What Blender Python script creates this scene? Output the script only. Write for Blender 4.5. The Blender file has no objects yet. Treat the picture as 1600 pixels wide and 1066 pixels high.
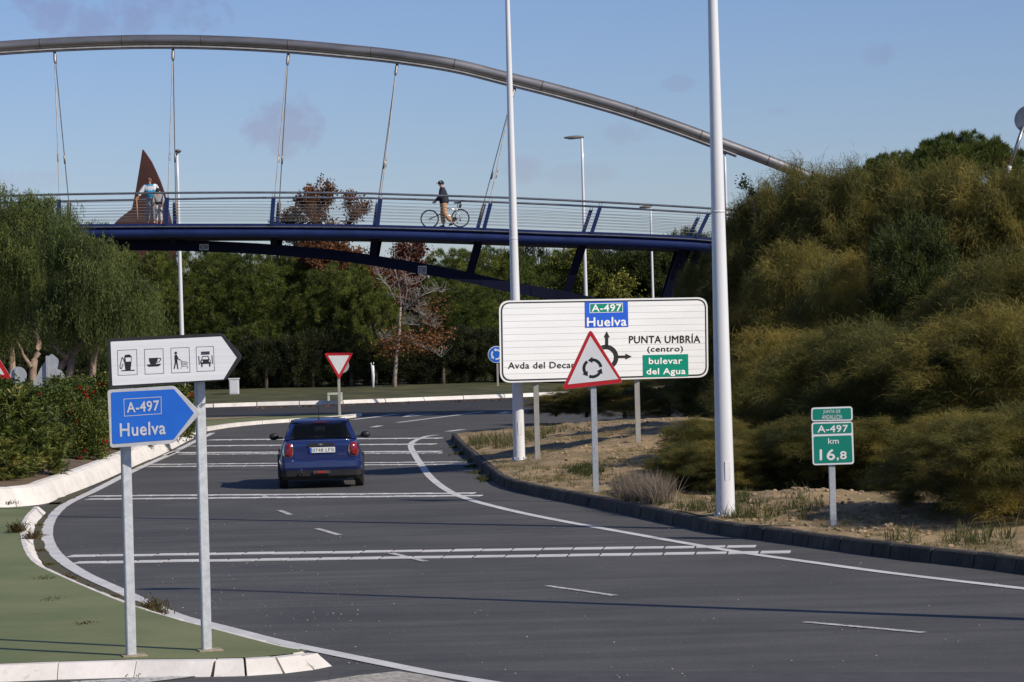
import bpy, bmesh, math, random
import numpy as np
from mathutils import Vector, Matrix
random.seed(7); RNG = np.random.default_rng(11)
R = math.radians
sc = bpy.context.scene
C = sc.collection
# ---------------------------------------------------------------- camera
F = 4444.0; H = 3.3; TILT = 21.0/F; ROLL = 0.026
cam_d = bpy.data.cameras.new('camera'); cam = bpy.data.objects.new('camera', cam_d); C.objects.link(cam)
cam_d.sensor_width = 36; cam_d.lens = 36*F/1600; cam_d.clip_start = 0.5; cam_d.clip_end = 6000
fw = Vector((0, math.cos(TILT), -math.sin(TILT))); u0 = Vector((0, math.sin(TILT), math.cos(TILT))); r0 = Vector((1, 0, 0))
RT = r0*math.cos(ROLL) - u0*math.sin(ROLL); UP = r0*math.sin(ROLL) + u0*math.cos(ROLL)
m = Matrix((RT, UP, -fw)).transposed().to_4x4(); m.translation = Vector((0, 0, H)); cam.matrix_world = m
sc.camera = cam
# ---------------------------------------------------------------- sun and sky
SAZ, SEL = R(57), R(35)          # shadows fall to the left and away from the camera
S = Vector((math.sin(SAZ)*math.cos(SEL), -math.cos(SAZ)*math.cos(SEL), math.sin(SEL)))
sun_d = bpy.data.lights.new('sun', 'SUN'); sun_d.energy = 4.8; sun_d.angle = R(0.5); sun_d.color = (1, .91, .78)
sun = bpy.data.objects.new('sun', sun_d); C.objects.link(sun)
sun.rotation_euler = S.to_track_quat('Z', 'Y').to_euler(); sun.location = (60, -40, 60)
w = bpy.data.worlds.new('World'); sc.world = w; w.use_nodes = True
nt = w.node_tree; nt.nodes.clear()
def N(t, **k):
    n = nt.nodes.new(t)
    for a, b in k.items(): setattr(n, a, b)
    return n
def L(a, b): nt.links.new(a, b)
def inp(s, v):
    if hasattr(v, 'is_output') or hasattr(v, 'links'): L(v, s)
    else: s.default_value = v
def M(op, a, b=0.0, c=None, clamp=False):
    n = N('ShaderNodeMath', operation=op, use_clamp=clamp)
    inp(n.inputs[0], a); inp(n.inputs[1], b)
    if c is not None: inp(n.inputs[2], c)
    return n.outputs[0]
sky = N('ShaderNodeTexSky', sky_type='NISHITA'); sky.sun_disc = False
sky.sun_elevation = SEL; sky.sun_rotation = math.pi-SAZ
sky.altitude = 0; sky.air_density = 1.0; sky.dust_density = 0.25; sky.ozone_density = 2.5
tc = N('ShaderNodeTexCoord'); sp = N('ShaderNodeSeparateXYZ'); L(tc.outputs['Generated'], sp.inputs[0])
az = M('ARCTAN2', sp.outputs[0], sp.outputs[1]); el = M('ARCSINE', sp.outputs[2])
def noise(vec, scale, detail=6, rough=.6):
    n = N('ShaderNodeTexNoise'); n.inputs['Scale'].default_value = scale
    n.inputs['Detail'].default_value = detail; n.inputs['Roughness'].default_value = rough
    L(vec, n.inputs['Vector']); return n.outputs['Fac']
n1 = noise(tc.outputs['Generated'], 55); n2 = noise(tc.outputs['Generated'], 160, 5)
nn = M('ADD', M('MULTIPLY', n1, .7), M('MULTIPLY', n2, .3))
mask = None
# small evening clouds: azimuth, elevation, half width, half height (radians), strength
for a, e, ra, re_, st in [(-.137, .112, .036, .0095, 1.1), (-.076, .0735, .0155, .0115, 1.15), (.112, .1175, .024, .006, 1.0),
                          (.005, .0553, .010, .005, .6), (.043, .066, .010, .005, .5), (.133, .0915, .009, .005, .55),
                          (.095, .073, .008, .003, .55), (-.178, .0545, .022, .005, .5), (.061, .084, .006, .003, .5), (.024, .0535, .018, .004, .3)]:
    da = M('DIVIDE', M('SUBTRACT', az, a), ra); de = M('DIVIDE', M('SUBTRACT', el, e), re_)
    r2 = M('ADD', M('MULTIPLY', da, da), M('MULTIPLY', de, de))
    t = M('SUBTRACT', M('ADD', 1.0, M('MULTIPLY', M('SUBTRACT', nn, .5), 6.5)), r2)
    t = M('MULTIPLY', M('MULTIPLY', t, 1.0, clamp=True), st, clamp=True)
    mask = t if mask is None else M('MAXIMUM', mask, t)
# scattered cloud of the same kind higher up and all around
n3 = noise(tc.outputs['Generated'], 7, 7)
hi = M('MULTIPLY', M('SUBTRACT', n3, .60), 4.0, clamp=True)
hi = M('MULTIPLY', hi, M('MULTIPLY', M('SUBTRACT', el, .14), 6.0, clamp=True))
mask = M('MAXIMUM', mask, M('MULTIPLY', hi, .7))
cr = N('ShaderNodeMix', data_type='RGBA'); L(M('MULTIPLY', mask, .95), cr.inputs[0])
grade = N('ShaderNodeMix', data_type='RGBA', blend_type='MULTIPLY'); grade.inputs[0].default_value = 1
L(sky.outputs[0], grade.inputs[6]); grade.inputs[7].default_value = (.89, .96, 1.29, 1)
L(grade.outputs[2], cr.inputs[6])
lum = N('ShaderNodeMix', data_type='RGBA', blend_type='MULTIPLY'); lum.inputs[0].default_value = 1
L(grade.outputs[2], lum.inputs[6]); lum.inputs[7].default_value = (.94, .82, .84, 1)
L(lum.outputs[2], cr.inputs[7])
bg = N('ShaderNodeBackground'); L(cr.outputs[2], bg.inputs[0]); bg.inputs[1].default_value = 0.078
ow = N('ShaderNodeOutputWorld'); L(bg.outputs[0], ow.inputs[0])
sc.view_settings.view_transform = 'Standard'; sc.view_settings.look = 'None'
sc.view_settings.exposure = 0.0; sc.view_settings.gamma = 1.0
sc.render.engine = 'CYCLES'; sc.cycles.max_bounces = 6; sc.cycles.transparent_max_bounces = 12
sc.cycles.use_denoising = True
sc.cycles.use_adaptive_sampling = True
# ---------------------------------------------------------------- tracing helpers (pixel of the photograph -> place)
def ray(u, v):
    return fw + RT*((u-800)/F) + UP*((533-v)/F)
def at(u, v, Y):
    d = ray(u, v); return Vector((0, 0, H)) + d*(Y/d.y)
def gp(u, v, z=0.0):
    d = ray(u, v); return Vector((0, 0, H)) + d*((z-H)/d.z)
# ---------------------------------------------------------------- materials
MATS = {}
def mat(name, col, rough=.6, metal=0.0, var=0.0, vscale=3.0, col2=None, bump=0.0, bscale=40.0, spec=.5, coat=0.0, coords='Object', stretch=None):
    if name in MATS: return MATS[name]
    mt = bpy.data.materials.new(name); mt.use_nodes = True; t = mt.node_tree; b = t.nodes['Principled BSDF']
    b.inputs['Roughness'].default_value = rough; b.inputs['Metallic'].default_value = metal
    b.inputs['Specular IOR Level'].default_value = spec; b.inputs['Coat Weight'].default_value = coat
    b.inputs['Base Color'].default_value = (*col, 1)
    c = t.nodes.new('ShaderNodeTexCoord'); src = c.outputs[coords]
    if stretch:
        mp = t.nodes.new('ShaderNodeMapping'); mp.inputs['Scale'].default_value = stretch; t.links.new(src, mp.inputs[0]); src = mp.outputs[0]
    if var or col2:
        n = t.nodes.new('ShaderNodeTexNoise'); n.inputs['Scale'].default_value = vscale; n.inputs['Detail'].default_value = 8; n.inputs['Roughness'].default_value = .65
        t.links.new(src, n.inputs['Vector'])
        r = t.nodes.new('ShaderNodeValToRGB'); t.links.new(n.outputs['Fac'], r.inputs[0])
        if col2 is None:
            r.color_ramp.elements[0].color = (*[x*(1-var) for x in col], 1); r.color_ramp.elements[1].color = (*[min(1, x*(1+var)) for x in col], 1)
        else:
            r.color_ramp.elements[0].color = (*col, 1); r.color_ramp.elements[1].color = (*col2, 1)
        r.color_ramp.elements[0].position = .36; r.color_ramp.elements[1].position = .64
        t.links.new(r.outputs[0], b.inputs['Base Color'])
    if bump:
        n = t.nodes.new('ShaderNodeTexNoise'); n.inputs['Scale'].default_value = bscale; n.inputs['Detail'].default_value = 5
        t.links.new(src, n.inputs['Vector'])
        bp = t.nodes.new('ShaderNodeBump'); bp.inputs['Strength'].default_value = bump; bp.inputs['Distance'].default_value = .02
        t.links.new(n.outputs['Fac'], bp.inputs['Height']); t.links.new(bp.outputs[0], b.inputs['Normal'])
    MATS[name] = mt; return mt
def leafmat(name, stops, transl=.3, rough=.6, objvar=.25):
    mt = bpy.data.materials.new(name); mt.use_nodes = True; t = mt.node_tree; b = t.nodes['Principled BSDF']; o = t.nodes['Material Output']
    a = t.nodes.new('ShaderNodeAttribute'); a.attribute_name = 'tint'
    oi = t.nodes.new('ShaderNodeObjectInfo')
    ad = t.nodes.new('ShaderNodeMath'); ad.operation = 'MULTIPLY_ADD'; t.links.new(oi.outputs['Random'], ad.inputs[0]); ad.inputs[1].default_value = objvar
    t.links.new(a.outputs['Fac'], ad.inputs[2])
    sb = t.nodes.new('ShaderNodeMath'); sb.operation = 'SUBTRACT'; t.links.new(ad.outputs[0], sb.inputs[0]); sb.inputs[1].default_value = objvar/2
    r = t.nodes.new('ShaderNodeValToRGB'); t.links.new(sb.outputs[0], r.inputs[0])
    e = r.color_ramp.elements
    e[0].position = stops[0][0]; e[0].color = (*stops[0][1], 1); e[1].position = stops[-1][0]; e[1].color = (*stops[-1][1], 1)
    for p, c in stops[1:-1]:
        x = e.new(p); x.color = (*c, 1)
    t.links.new(r.outputs[0], b.inputs['Base Color']); b.inputs['Roughness'].default_value = rough; b.inputs['Specular IOR Level'].default_value = .25
    tr = t.nodes.new('ShaderNodeBsdfTranslucent'); t.links.new(r.outputs[0], tr.inputs[0])
    mx = t.nodes.new('ShaderNodeMixShader'); mx.inputs[0].default_value = transl
    t.links.new(b.outputs[0], mx.inputs[1]); t.links.new(tr.outputs[0], mx.inputs[2]); t.links.new(mx.outputs[0], o.inputs[0])
    MATS[name] = mt; return mt
# ---------------------------------------------------------------- object helpers
def tag(o, label=None, cat=None, group=None, kind=None):
    if label: o['label'] = label
    if cat: o['category'] = cat
    if group: o['group'] = group
    if kind: o['kind'] = kind
    return o
def empty(name, loc=(0, 0, 0), rz=0.0, **k):
    o = bpy.data.objects.new(name, None); C.objects.link(o); o.location = loc; o.rotation_euler = (0, 0, rz); o.empty_display_size = .3
    o['_m'] = 1; del o['_m']
    return tag(o, **k)
def link(name, me, mt=None, parent=None, loc=None, **k):
    o = bpy.data.objects.new(name, me); C.objects.link(o)
    if mt is not None:
        for x in (mt if isinstance(mt, (list, tuple)) else [mt]): me.materials.append(x)
    if parent is not None: o.parent = parent
    if loc is not None: o.location = loc
    return tag(o, **k)
def inv(parent):
    # world -> parent-local (parents here are only translated / turned about z)
    return (Matrix.Translation(parent.location) @ Matrix.Rotation(parent.rotation_euler.z, 4, 'Z')).inverted()
class MB:
    """collects shapes given in world (or local) coordinates into one mesh"""
    def __init__(s): s.bm = bmesh.new()
    def poly(s, pts, flip=False):
        vs = [s.bm.verts.new(p) for p in pts]
        return s.bm.faces.new(vs[::-1] if flip else vs)
    def prism(s, front, off):
        off = Vector(off); n = len(front)
        a = [s.bm.verts.new(p) for p in front]; b = [s.bm.verts.new(Vector(p)+off) for p in front]
        s.bm.faces.new(a); s.bm.faces.new(b[::-1])
        for i in range(n): s.bm.faces.new((a[i], b[i], b[(i+1) % n], a[(i+1) % n]))
        return s
    def box(s, c, size, rot=None):
        mtx = Matrix.Translation(c) @ (rot.to_4x4() if rot else Matrix.Identity(4)) @ Matrix.Diagonal((*size, 1))
        bmesh.ops.create_cube(s.bm, size=1, matrix=mtx); return s
    def tube(s, pts, rad, n=8, cap=True, smooth=True):
        pts = [Vector(p) for p in pts]; rad = rad if isinstance(rad, (list, tuple)) else [rad]*len(pts); rings = []
        for i, p in enumerate(pts):
            d = (pts[min(i+1, len(pts)-1)] - pts[max(i-1, 0)]).normalized()
            a = d.cross(Vector((0, 0, 1)) if abs(d.z) < .9 else Vector((0, 1, 0))).normalized(); b = d.cross(a)
            rings.append([s.bm.verts.new(p + (a*math.cos(2*math.pi*k/n) + b*math.sin(2*math.pi*k/n))*rad[i]) for k in range(n)])
        for r1, r2 in zip(rings, rings[1:]):
            for k in range(n):
                f = s.bm.faces.new((r1[k], r1[(k+1) % n], r2[(k+1) % n], r2[k])); f.smooth = smooth
        if cap: s.bm.faces.new(rings[0][::-1]); s.bm.faces.new(rings[-1])
        return s
    def loft(s, rings, close=True, cap=True, smooth=False):
        rs = [[s.bm.verts.new(p) for p in r] for r in rings]; n = len(rs[0])
        for r1, r2 in zip(rs, rs[1:]):
            for k in range(n if close else n-1):
                f = s.bm.faces.new((r1[k], r1[(k+1) % n], r2[(k+1) % n], r2[k])); f.smooth = smooth
        if cap and close: s.bm.faces.new(rs[0][::-1]); s.bm.faces.new(rs[-1])
        return s
    def build(s, name, mt, parent=None, local=False, bevel=0.0, smooth_angle=None, loc=None, **k):
        if parent is not None and not local: s.bm.transform(inv(parent))
        if loc is not None and parent is None: s.bm.transform(Matrix.Translation(-Vector(loc)))
        if bevel: bmesh.ops.bevel(s.bm, geom=[e for e in s.bm.edges if len(e.link_faces) == 2 and e.calc_face_angle(0) > .5], offset=bevel, segments=2, affect='EDGES', clamp_overlap=True)
        bmesh.ops.recalc_face_normals(s.bm, faces=s.bm.faces)
        me = bpy.data.meshes.new(name); s.bm.to_mesh(me); s.bm.free()
        return link(name, me, mt, parent, loc if parent is None else None, **k)
def catmull(pts, n=8):
    pts = [Vector(p) for p in pts]; P = [pts[0]*2-pts[1]] + pts + [pts[-1]*2-pts[-2]]; out = []
    for i in range(1, len(P)-2):
        a, b, c, d = P[i-1:i+3]
        for k in range(n):
            t = k/n; out.append(.5*((2*b)+(c-a)*t+(2*a-5*b+4*c-d)*t*t+(-a+3*b-3*c+d)*t**3))
    out.append(P[-2]); return out
def resample(pts, step):
    out = [pts[0].copy()]; acc = 0
    for a, b in zip(pts, pts[1:]):
        l = (b-a).length; d = step-acc
        while d <= l and l > 0:
            out.append(a+(b-a)*(d/l)); d += step
        acc = (acc+l) % step
    return out
def ribbon(pts, width, z, wavy=0.0):
    """flat strip along a ground polyline"""
    n = len(pts); A = []; B = []
    for i, p in enumerate(pts):
        d = (pts[min(i+1, n-1)]-pts[max(i-1, 0)]); d.z = 0; d.normalize(); s_ = Vector((-d.y, d.x, 0)); wd = width[i] if isinstance(width, list) else width
        j1 = random.uniform(-wavy, wavy); j2 = random.uniform(-wavy, wavy)
        A.append(Vector((p.x, p.y, z)) + s_*(wd/2+j1)); B.append(Vector((p.x, p.y, z)) - s_*(wd/2+j2))
    return A, B
def strip_mb(mb, A, B):
    a = [mb.bm.verts.new(p) for p in A]; b = [mb.bm.verts.new(p) for p in B]
    for i in range(len(a)-1): mb.bm.faces.new((a[i], b[i], b[i+1], a[i+1]))
def evalmesh(o, name):
    dg = bpy.context.evaluated_depsgraph_get(); me = bpy.data.meshes.new_from_object(o.evaluated_get(dg)); me.name = name; bpy.data.objects.remove(o); return me
_tx = {}
def textmesh(s, bold=.0):
    bold = 0.0
    if (s, bold) in _tx: return _tx[(s, bold)]
    c = bpy.data.curves.new('t', 'FONT'); c.body = s; c.offset = bold; c.resolution_u = 3; c.space_character = 1.0+bold*3
    c.space_character = 1.06; o = bpy.data.objects.new('t', c); C.objects.link(o); bpy.context.view_layer.update()
    me = evalmesh(o, 't'); vs = np.array([v.co[:2] for v in me.vertices]); fs = [tuple(p.vertices) for p in me.polygons]
    mn, mx = vs.min(0), vs.max(0); vs = (vs-mn)/(mx-mn); _tx[(s, bold)] = (vs, fs); return vs, fs
def skinned(name, verts, edges, radii, mt, parent, sub=2, root=0):
    me = bpy.data.meshes.new(name); me.from_pydata([Vector(v) for v in verts], edges, [])
    o = bpy.data.objects.new(name, me); C.objects.link(o); o.modifiers.new('s', 'SKIN'); o.modifiers.new('u', 'SUBSURF').levels = sub
    for i, r in enumerate(radii):
        r = r if isinstance(r, tuple) else (r, r); me.skin_vertices[0].data[i].radius = r
        me.skin_vertices[0].data[i].use_root = (i == root)
    bpy.context.view_layer.update(); m2 = evalmesh(o, name)
    for p in m2.polygons: p.use_smooth = True
    return link(name, m2, mt, parent)
# ================================================================ SETTING
asph = mat('asphalt', (.054, .0525, .051), .82, col2=(.080, .078, .075), vscale=.35, bump=.35, bscale=60)
def asphalt_detail(mt):
    t = mt.node_tree; b = t.nodes['Principled BSDF']; c = t.nodes['Texture Coordinate']
    ramp = [n for n in t.nodes if n.type == 'VALTORGB'][0]
    # streaks along the lanes, grit and small stains
    mp = t.nodes.new('ShaderNodeMapping'); mp.inputs['Rotation'].default_value = (0, 0, R(-38)); mp.inputs['Scale'].default_value = (.12, 2.2, 1); t.links.new(c.outputs['Object'], mp.inputs[0])
    n = t.nodes.new('ShaderNodeTexNoise'); n.inputs['Scale'].default_value = 1.0; n.inputs['Detail'].default_value = 9; n.inputs['Roughness'].default_value = .7; t.links.new(mp.outputs[0], n.inputs['Vector'])
    r = t.nodes.new('ShaderNodeValToRGB'); r.color_ramp.elements[0].position = .3; r.color_ramp.elements[0].color = (.66, .66, .66, 1); r.color_ramp.elements[1].position = .7; r.color_ramp.elements[1].color = (1.25, 1.25, 1.25, 1); t.links.new(n.outputs['Fac'], r.inputs[0])
    m1 = t.nodes.new('ShaderNodeMix'); m1.data_type = 'RGBA'; m1.blend_type = 'MULTIPLY'; m1.inputs[0].default_value = 1; t.links.new(ramp.outputs[0], m1.inputs[6]); t.links.new(r.outputs[0], m1.inputs[7])
    n2 = t.nodes.new('ShaderNodeTexNoise'); n2.inputs['Scale'].default_value = 25; n2.inputs['Detail'].default_value = 3; t.links.new(c.outputs['Object'], n2.inputs['Vector'])
    r2 = t.nodes.new('ShaderNodeValToRGB'); r2.color_ramp.elements[0].position = .3; r2.color_ramp.elements[0].color = (.78, .78, .78, 1); r2.color_ramp.elements[1].position = .75; r2.color_ramp.elements[1].color = (1.3, 1.3, 1.3, 1); t.links.new(n2.outputs['Fac'], r2.inputs[0])
    m2 = t.nodes.new('ShaderNodeMix'); m2.data_type = 'RGBA'; m2.blend_type = 'MULTIPLY'; m2.inputs[0].default_value = 1; t.links.new(m1.outputs[2], m2.inputs[6]); t.links.new(r2.outputs[0], m2.inputs[7])
    n3 = t.nodes.new('ShaderNodeTexNoise'); n3.inputs['Scale'].default_value = 1.6; n3.inputs['Detail'].default_value = 8; n3.inputs['Roughness'].default_value = .75
    mp3 = t.nodes.new('ShaderNodeMapping'); mp3.inputs['Scale'].default_value = (1, .35, 1); mp3.inputs['Location'].default_value = (3, 8, 0); t.links.new(c.outputs['Object'], mp3.inputs[0]); t.links.new(mp3.outputs[0], n3.inputs['Vector'])
    r3 = t.nodes.new('ShaderNodeValToRGB'); r3.color_ramp.elements[0].position = .61; r3.color_ramp.elements[0].color = (0, 0, 0, 1); r3.color_ramp.elements[1].position = .74; r3.color_ramp.elements[1].color = (.8, .8, .8, 1); t.links.new(n3.outputs['Fac'], r3.inputs[0])
    m3 = t.nodes.new('ShaderNodeMix'); m3.data_type = 'RGBA'; t.links.new(r3.outputs[0], m3.inputs[0]); t.links.new(m2.outputs[2], m3.inputs[6]); m3.inputs[7].default_value = (.045, .032, .025, 1)
    t.links.new(m3.outputs[2], b.inputs['Base Color'])
asphalt_detail(asph)
asph_new = mat('fresh asphalt', (.022, .021, .021), .85, col2=(.034, .032, .031), vscale=.6, bump=.3, bscale=60)
def paintmat(name, col, lo, hi):
    """worn thermoplastic paint: small worn-through flecks"""
    mt = mat(name, col, .7, var=.12, vscale=2.0); t = mt.node_tree; b = t.nodes['Principled BSDF']; rp = [n for n in t.nodes if n.type == 'VALTORGB'][0]
    c = t.nodes['Texture Coordinate']; n = t.nodes.new('ShaderNodeTexNoise'); n.inputs['Scale'].default_value = 14; n.inputs['Detail'].default_value = 8; n.inputs['Roughness'].default_value = .8; t.links.new(c.outputs['Object'], n.inputs[0])
    r = t.nodes.new('ShaderNodeValToRGB'); r.color_ramp.elements[0].position = lo; r.color_ramp.elements[0].color = (.07, .07, .075, 1) ; r.color_ramp.elements[1].position = hi; r.color_ramp.elements[1].color = (1, 1, 1, 1); t.links.new(n.outputs['Fac'], r.inputs[0])
    m2 = t.nodes.new('ShaderNodeMix'); m2.data_type = 'RGBA'; m2.blend_type = 'MULTIPLY'; m2.inputs[0].default_value = 1; t.links.new(rp.outputs[0], m2.inputs[6]); t.links.new(r.outputs[0], m2.inputs[7]); t.links.new(m2.outputs[2], b.inputs['Base Color'])
    return mt
paint = paintmat('road paint', (.56, .55, .54), .30, .38)
paint_worn = paintmat('worn road paint', (.50, .49, .47), .40, .50)
lawn_m = mat('lawn', (.030, .036, .010), .9, col2=(.085, .080, .026), vscale=.5, bump=.6, bscale=15)
earth = mat('brown earth', (.085, .055, .034), .95, col2=(.16, .115, .07), vscale=.9, bump=.7, bscale=10)
whitek = mat('white painted concrete', (.60, .565, .52), .8, col2=(.73, .69, .645), vscale=1.6, bump=.3, bscale=12)
def grime(mt, col, lo, hi, scale, stretch=(1, 1, 1), amt=.8):
    t = mt.node_tree; b = t.nodes['Principled BSDF']; src = b.inputs['Base Color'].links[0].from_socket if b.inputs['Base Color'].links else None; base = tuple(b.inputs['Base Color'].default_value)
    c = t.nodes.get('Texture Coordinate') or t.nodes.new('ShaderNodeTexCoord'); mp = t.nodes.new('ShaderNodeMapping'); mp.inputs['Scale'].default_value = stretch; t.links.new(c.outputs['Object'], mp.inputs[0])
    n = t.nodes.new('ShaderNodeTexNoise'); n.inputs['Scale'].default_value = scale; n.inputs['Detail'].default_value = 9; n.inputs['Roughness'].default_value = .75; t.links.new(mp.outputs[0], n.inputs[0])
    r = t.nodes.new('ShaderNodeValToRGB'); r.color_ramp.elements[0].position = lo; r.color_ramp.elements[0].color = (0, 0, 0, 1); r.color_ramp.elements[1].position = hi; r.color_ramp.elements[1].color = (amt, amt, amt, 1); t.links.new(n.outputs['Fac'], r.inputs[0])
    m_ = t.nodes.new('ShaderNodeMix'); m_.data_type = 'RGBA'; t.links.new(r.outputs[0], m_.inputs[0])
    if src: t.links.new(src, m_.inputs[6])
    else: m_.inputs[6].default_value = base
    m_.inputs[7].default_value = (*col, 1); t.links.new(m_.outputs[2], b.inputs['Base Color'])
grime(whitek, (.26, .21, .16), .58, .72, 4.5, (1, 1, 1), .7)
# ground to the horizon
mb = MB(); mb.poly([(-2500, -200, -.05), (2500, -200, -.05), (2500, 5000, -.05), (-2500, 5000, -.05)])
mb.build('ground', lawn_m, kind='structure')
mb = MB(); mb.poly([(-90, -15, 0), (90, -15, 0), (90, 140, 0), (-90, 140, 0)])
mb.build('road', asph, kind='structure')
# darker fresh asphalt ring of the roundabout
near = [gp(-200, 672), gp(100, 664), gp(323, 656), gp(420, 651), gp(505, 648), gp(600, 645.5), gp(700, 642.5), gp(824, 637.5), gp(950, 632), gp(1150, 620)]
near = catmull(near, 5)
mb = MB(); far = [Vector((p.x*1.32, 138, .004)) for p in near]; strip_mb(mb, [Vector((p.x, p.y, .004)) for p in near], far)
mb.build('roundabout_asphalt', asph_new, kind='structure')
# seam strip of older asphalt at the bottom
mb = MB(); a = [gp(520, 1046), gp(900, 1049), gp(1300, 1050.5), gp(1750, 1051)]; A = [Vector((p.x, p.y, .003)) for p in a]; B = [Vector((p.x, 10, .003)) for p in a]
strip_mb(mb, A, B); mb.build('asphalt_patch', mat('old asphalt', (.045, .045, .047), .9, col2=(.066, .066, .068), vscale=3, bump=.4, bscale=60), kind='structure')
# ---- markings
mark = empty('road_markings', kind='structure')
def line_px(pts, width, name, mt=paint, z=.008, step=.35, wavy=.003):
    p = resample(catmull([gp(*q) for q in pts], 8), step); mb = MB(); wd = width
    A, B = ribbon(p, wd, z, wavy); strip_mb(mb, A, B); return mb.build(name, mt, mark)
edge_px = [(277, 706), (215, 733), (151, 765.5), (104, 788), (82, 808), (74, 828), (76, 848), (91, 870), (128, 896), (197, 928), (270, 961), (338, 979), (439, 1004.5), (540, 1025.5), (631, 1044), (699, 1057), (790, 1072), (900, 1092)]
line_px(edge_px, .20, 'edge_line')
line_px([(258, 712), (281, 702), (305, 690), (333, 676.5)], .2, 'edge_line')
line_px([(684, 680), (668, 682), (655, 686), (644, 692), (642, 699), (648, 711), (657, 725), (673, 746.5), (700, 767), (733, 781), (783, 794.5), (834, 806), (901, 819), (982, 833.6), (1070, 849.2), (1161, 864.4), (1273, 880), (1364, 892.6), (1465, 905), (1600, 920.5), (1760, 938)], .17, 'edge_line')
def bar_px(a, b, wid, mt=paint, name='rumble_strip'):
    A_, B_ = gp(*a), gp(*b); L_ = (B_-A_).length; n = max(2, int(L_/.45)); d = (B_-A_).normalized(); s_ = Vector((-d.y, d.x, 0)); mb = MB()
    for i in range(n):          # short thermoplastic tiles with a little misalignment
        t0, t1 = i/n, (i+1)/n-.04/L_; o = random.uniform(-.04, .04); p0 = A_.lerp(B_, t0); p1 = A_.lerp(B_, t1); ww = wid*random.uniform(.85, 1.05)
        mb.prism([Vector((*(q.xy), .016)) for q in (p0+s_*(o-ww/2), p1+s_*(o-ww/2), p1+s_*(o+ww/2), p0+s_*(o+ww/2))], (0, 0, -.011))
    return mb.build(name, mt, mark)
for a, b, wd in [((110, 870), (1185, 854.5), .34), ((120, 880), (1239, 863.8), .36), ((145, 776), (743, 771.5), .36), ((137, 781), (755, 775.2), .36),
                 ((236, 726.5), (736, 722.5), .34), ((232, 730), (740, 726), .34), ((277, 708.3), (686, 706.2), .55), ((281, 710.7), (690, 708.6), .3),
                 ((303, 697.5), (679, 694.6), .6), ((330, 688), (688, 685.4), .6)]:
    bar_px(a, b, wd)
for a, b in [((437, 798), (457.5, 806.5)), ((495, 826.5), (535, 838)), ((611, 865), (674, 880)), ((854, 916), (979, 934)), ((1257, 972.6), (1461, 991)), ((411, 775), (424, 780)), ((1780, 1030), (1900, 1042))]:
    line_px([a, ((a[0]+b[0])/2, (a[1]+b[1])/2), b], .11, 'lane_dash', paint_worn)
for pts, wd in [([(551, 656), (590, 651.5), (621, 647.2)], .3), ([(621, 660.7), (690, 652), (756, 643.8)], .22), ([(582, 668), (590, 666.5), (598, 665)], .25),
                ([(700, 674.5), (712, 673), (724, 671.5)], .3)]:
    line_px(pts, wd, 'roundabout_line')
def tri_px(p3, name='yield_tooth'):
    ps = [gp(*q) for q in p3]; mb = MB()
    for i in range(3):
        a, b = ps[i], ps[(i+1) % 3]; A, B = ribbon([a, b], .22, .008+.004*i); strip_mb(mb, A, B)
    mb.build(name, paint, mark)
tri_px([(632, 652), (647, 647.3), (679, 647.8)]); tri_px([(777, 647), (795, 643), (822, 643.5)])
# pale worn wedge of paint at the very bottom
mb = MB(); mb.poly([Vector((*gp(*q).xy, .008)) for q in [(470, 1070), (560, 1056.5), (622, 1050), (660, 1055.5), (700, 1064), (760, 1078), (600, 1090)]]); mb.build('painted_wedge', paintmat('worn wedge paint', (.42, .39, .33), .30, .55), mark)
mb = MB(); mb.poly([Vector((*gp(*q).xy, .008)) for q in [(111, 1066), (304, 1056), (306, 1058), (190, 1072), (100, 1076)]]); mb.build('painted_wedge', paint_worn, mark)
# ---- green island (front left)
gmat = mat('green coated pavement', (.112, .138, .050), .85, col2=(.170, .182, .078), vscale=.45, bump=.15, bscale=25, stretch=(1, 1, 1))
grime(gmat, (.07, .07, .045), .56, .75, 1.3, (1, 2.5, 1), .6)
ZI = .13
inner = [(54, 792), (37, 811), (32, 834), (37, 858), (54, 880), (101, 903), (189, 940), (270, 966), (338, 984), (439, 1010), (483, 1016)]
bott = [(452, 1021.6), (398, 1027), (310, 1029), (202, 1030), (101, 1033), (0, 1037), (-160, 1043)]
IN = catmull([gp(u, v, ZI) for u, v in inner], 6); BO = [gp(u, v, ZI) for u, v in bott]
mb = MB(); outl = IN + BO + [gp(-300, 1043, ZI), gp(-300, 797, ZI), gp(0, 793, ZI)]
mb.poly([Vector((p.x, p.y, ZI)) for p in outl]); mb.build('green_pavement', gmat, kind='structure')
def kerb_run(parent, top_in, wdt, z_in, n_step, mt, name='kerb_stone', gap=.012, side=1, batter=.06, zb=0.0, bev=.02, zlist=None, dirt=None):
    """individual stones laid along a polyline; `side` = which side the road is on"""
    pts = resample(top_in, n_step); L_ = len(pts)
    for i in range(L_-1):
        a, b = pts[i], pts[i+1]; d0 = (b-pts[max(i-1, 0)]); d1 = (pts[min(i+2, L_-1)]-a); d0.z = d1.z = 0; d0.normalize(); d1.normalize()
        s0 = Vector((-d0.y, d0.x, 0))*side; s1 = Vector((-d1.y, d1.x, 0))*side; dd = (b-a).normalized()*gap
        j = random.uniform(-.008, .008); h = z_in if zlist is None else zlist(i/(L_-1)); h += random.uniform(-.006, .006)
        a = a+dd; b = b-dd; r = []
        for p, s_ in ((a, s0), (b, s1)):
            r.append([Vector((*(p.xy), zb)), Vector((*(p.xy), h)), Vector((*((p+s_*(wdt-batter-.03)).xy), h)) + s_*j, Vector((*((p+s_*(wdt-batter)).xy), h-.025))+s_*j, Vector((*((p+s_*wdt).xy), zb))+s_*j])
        mb = MB(); mb.loft(r); mb.build(name, mt, parent)
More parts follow.
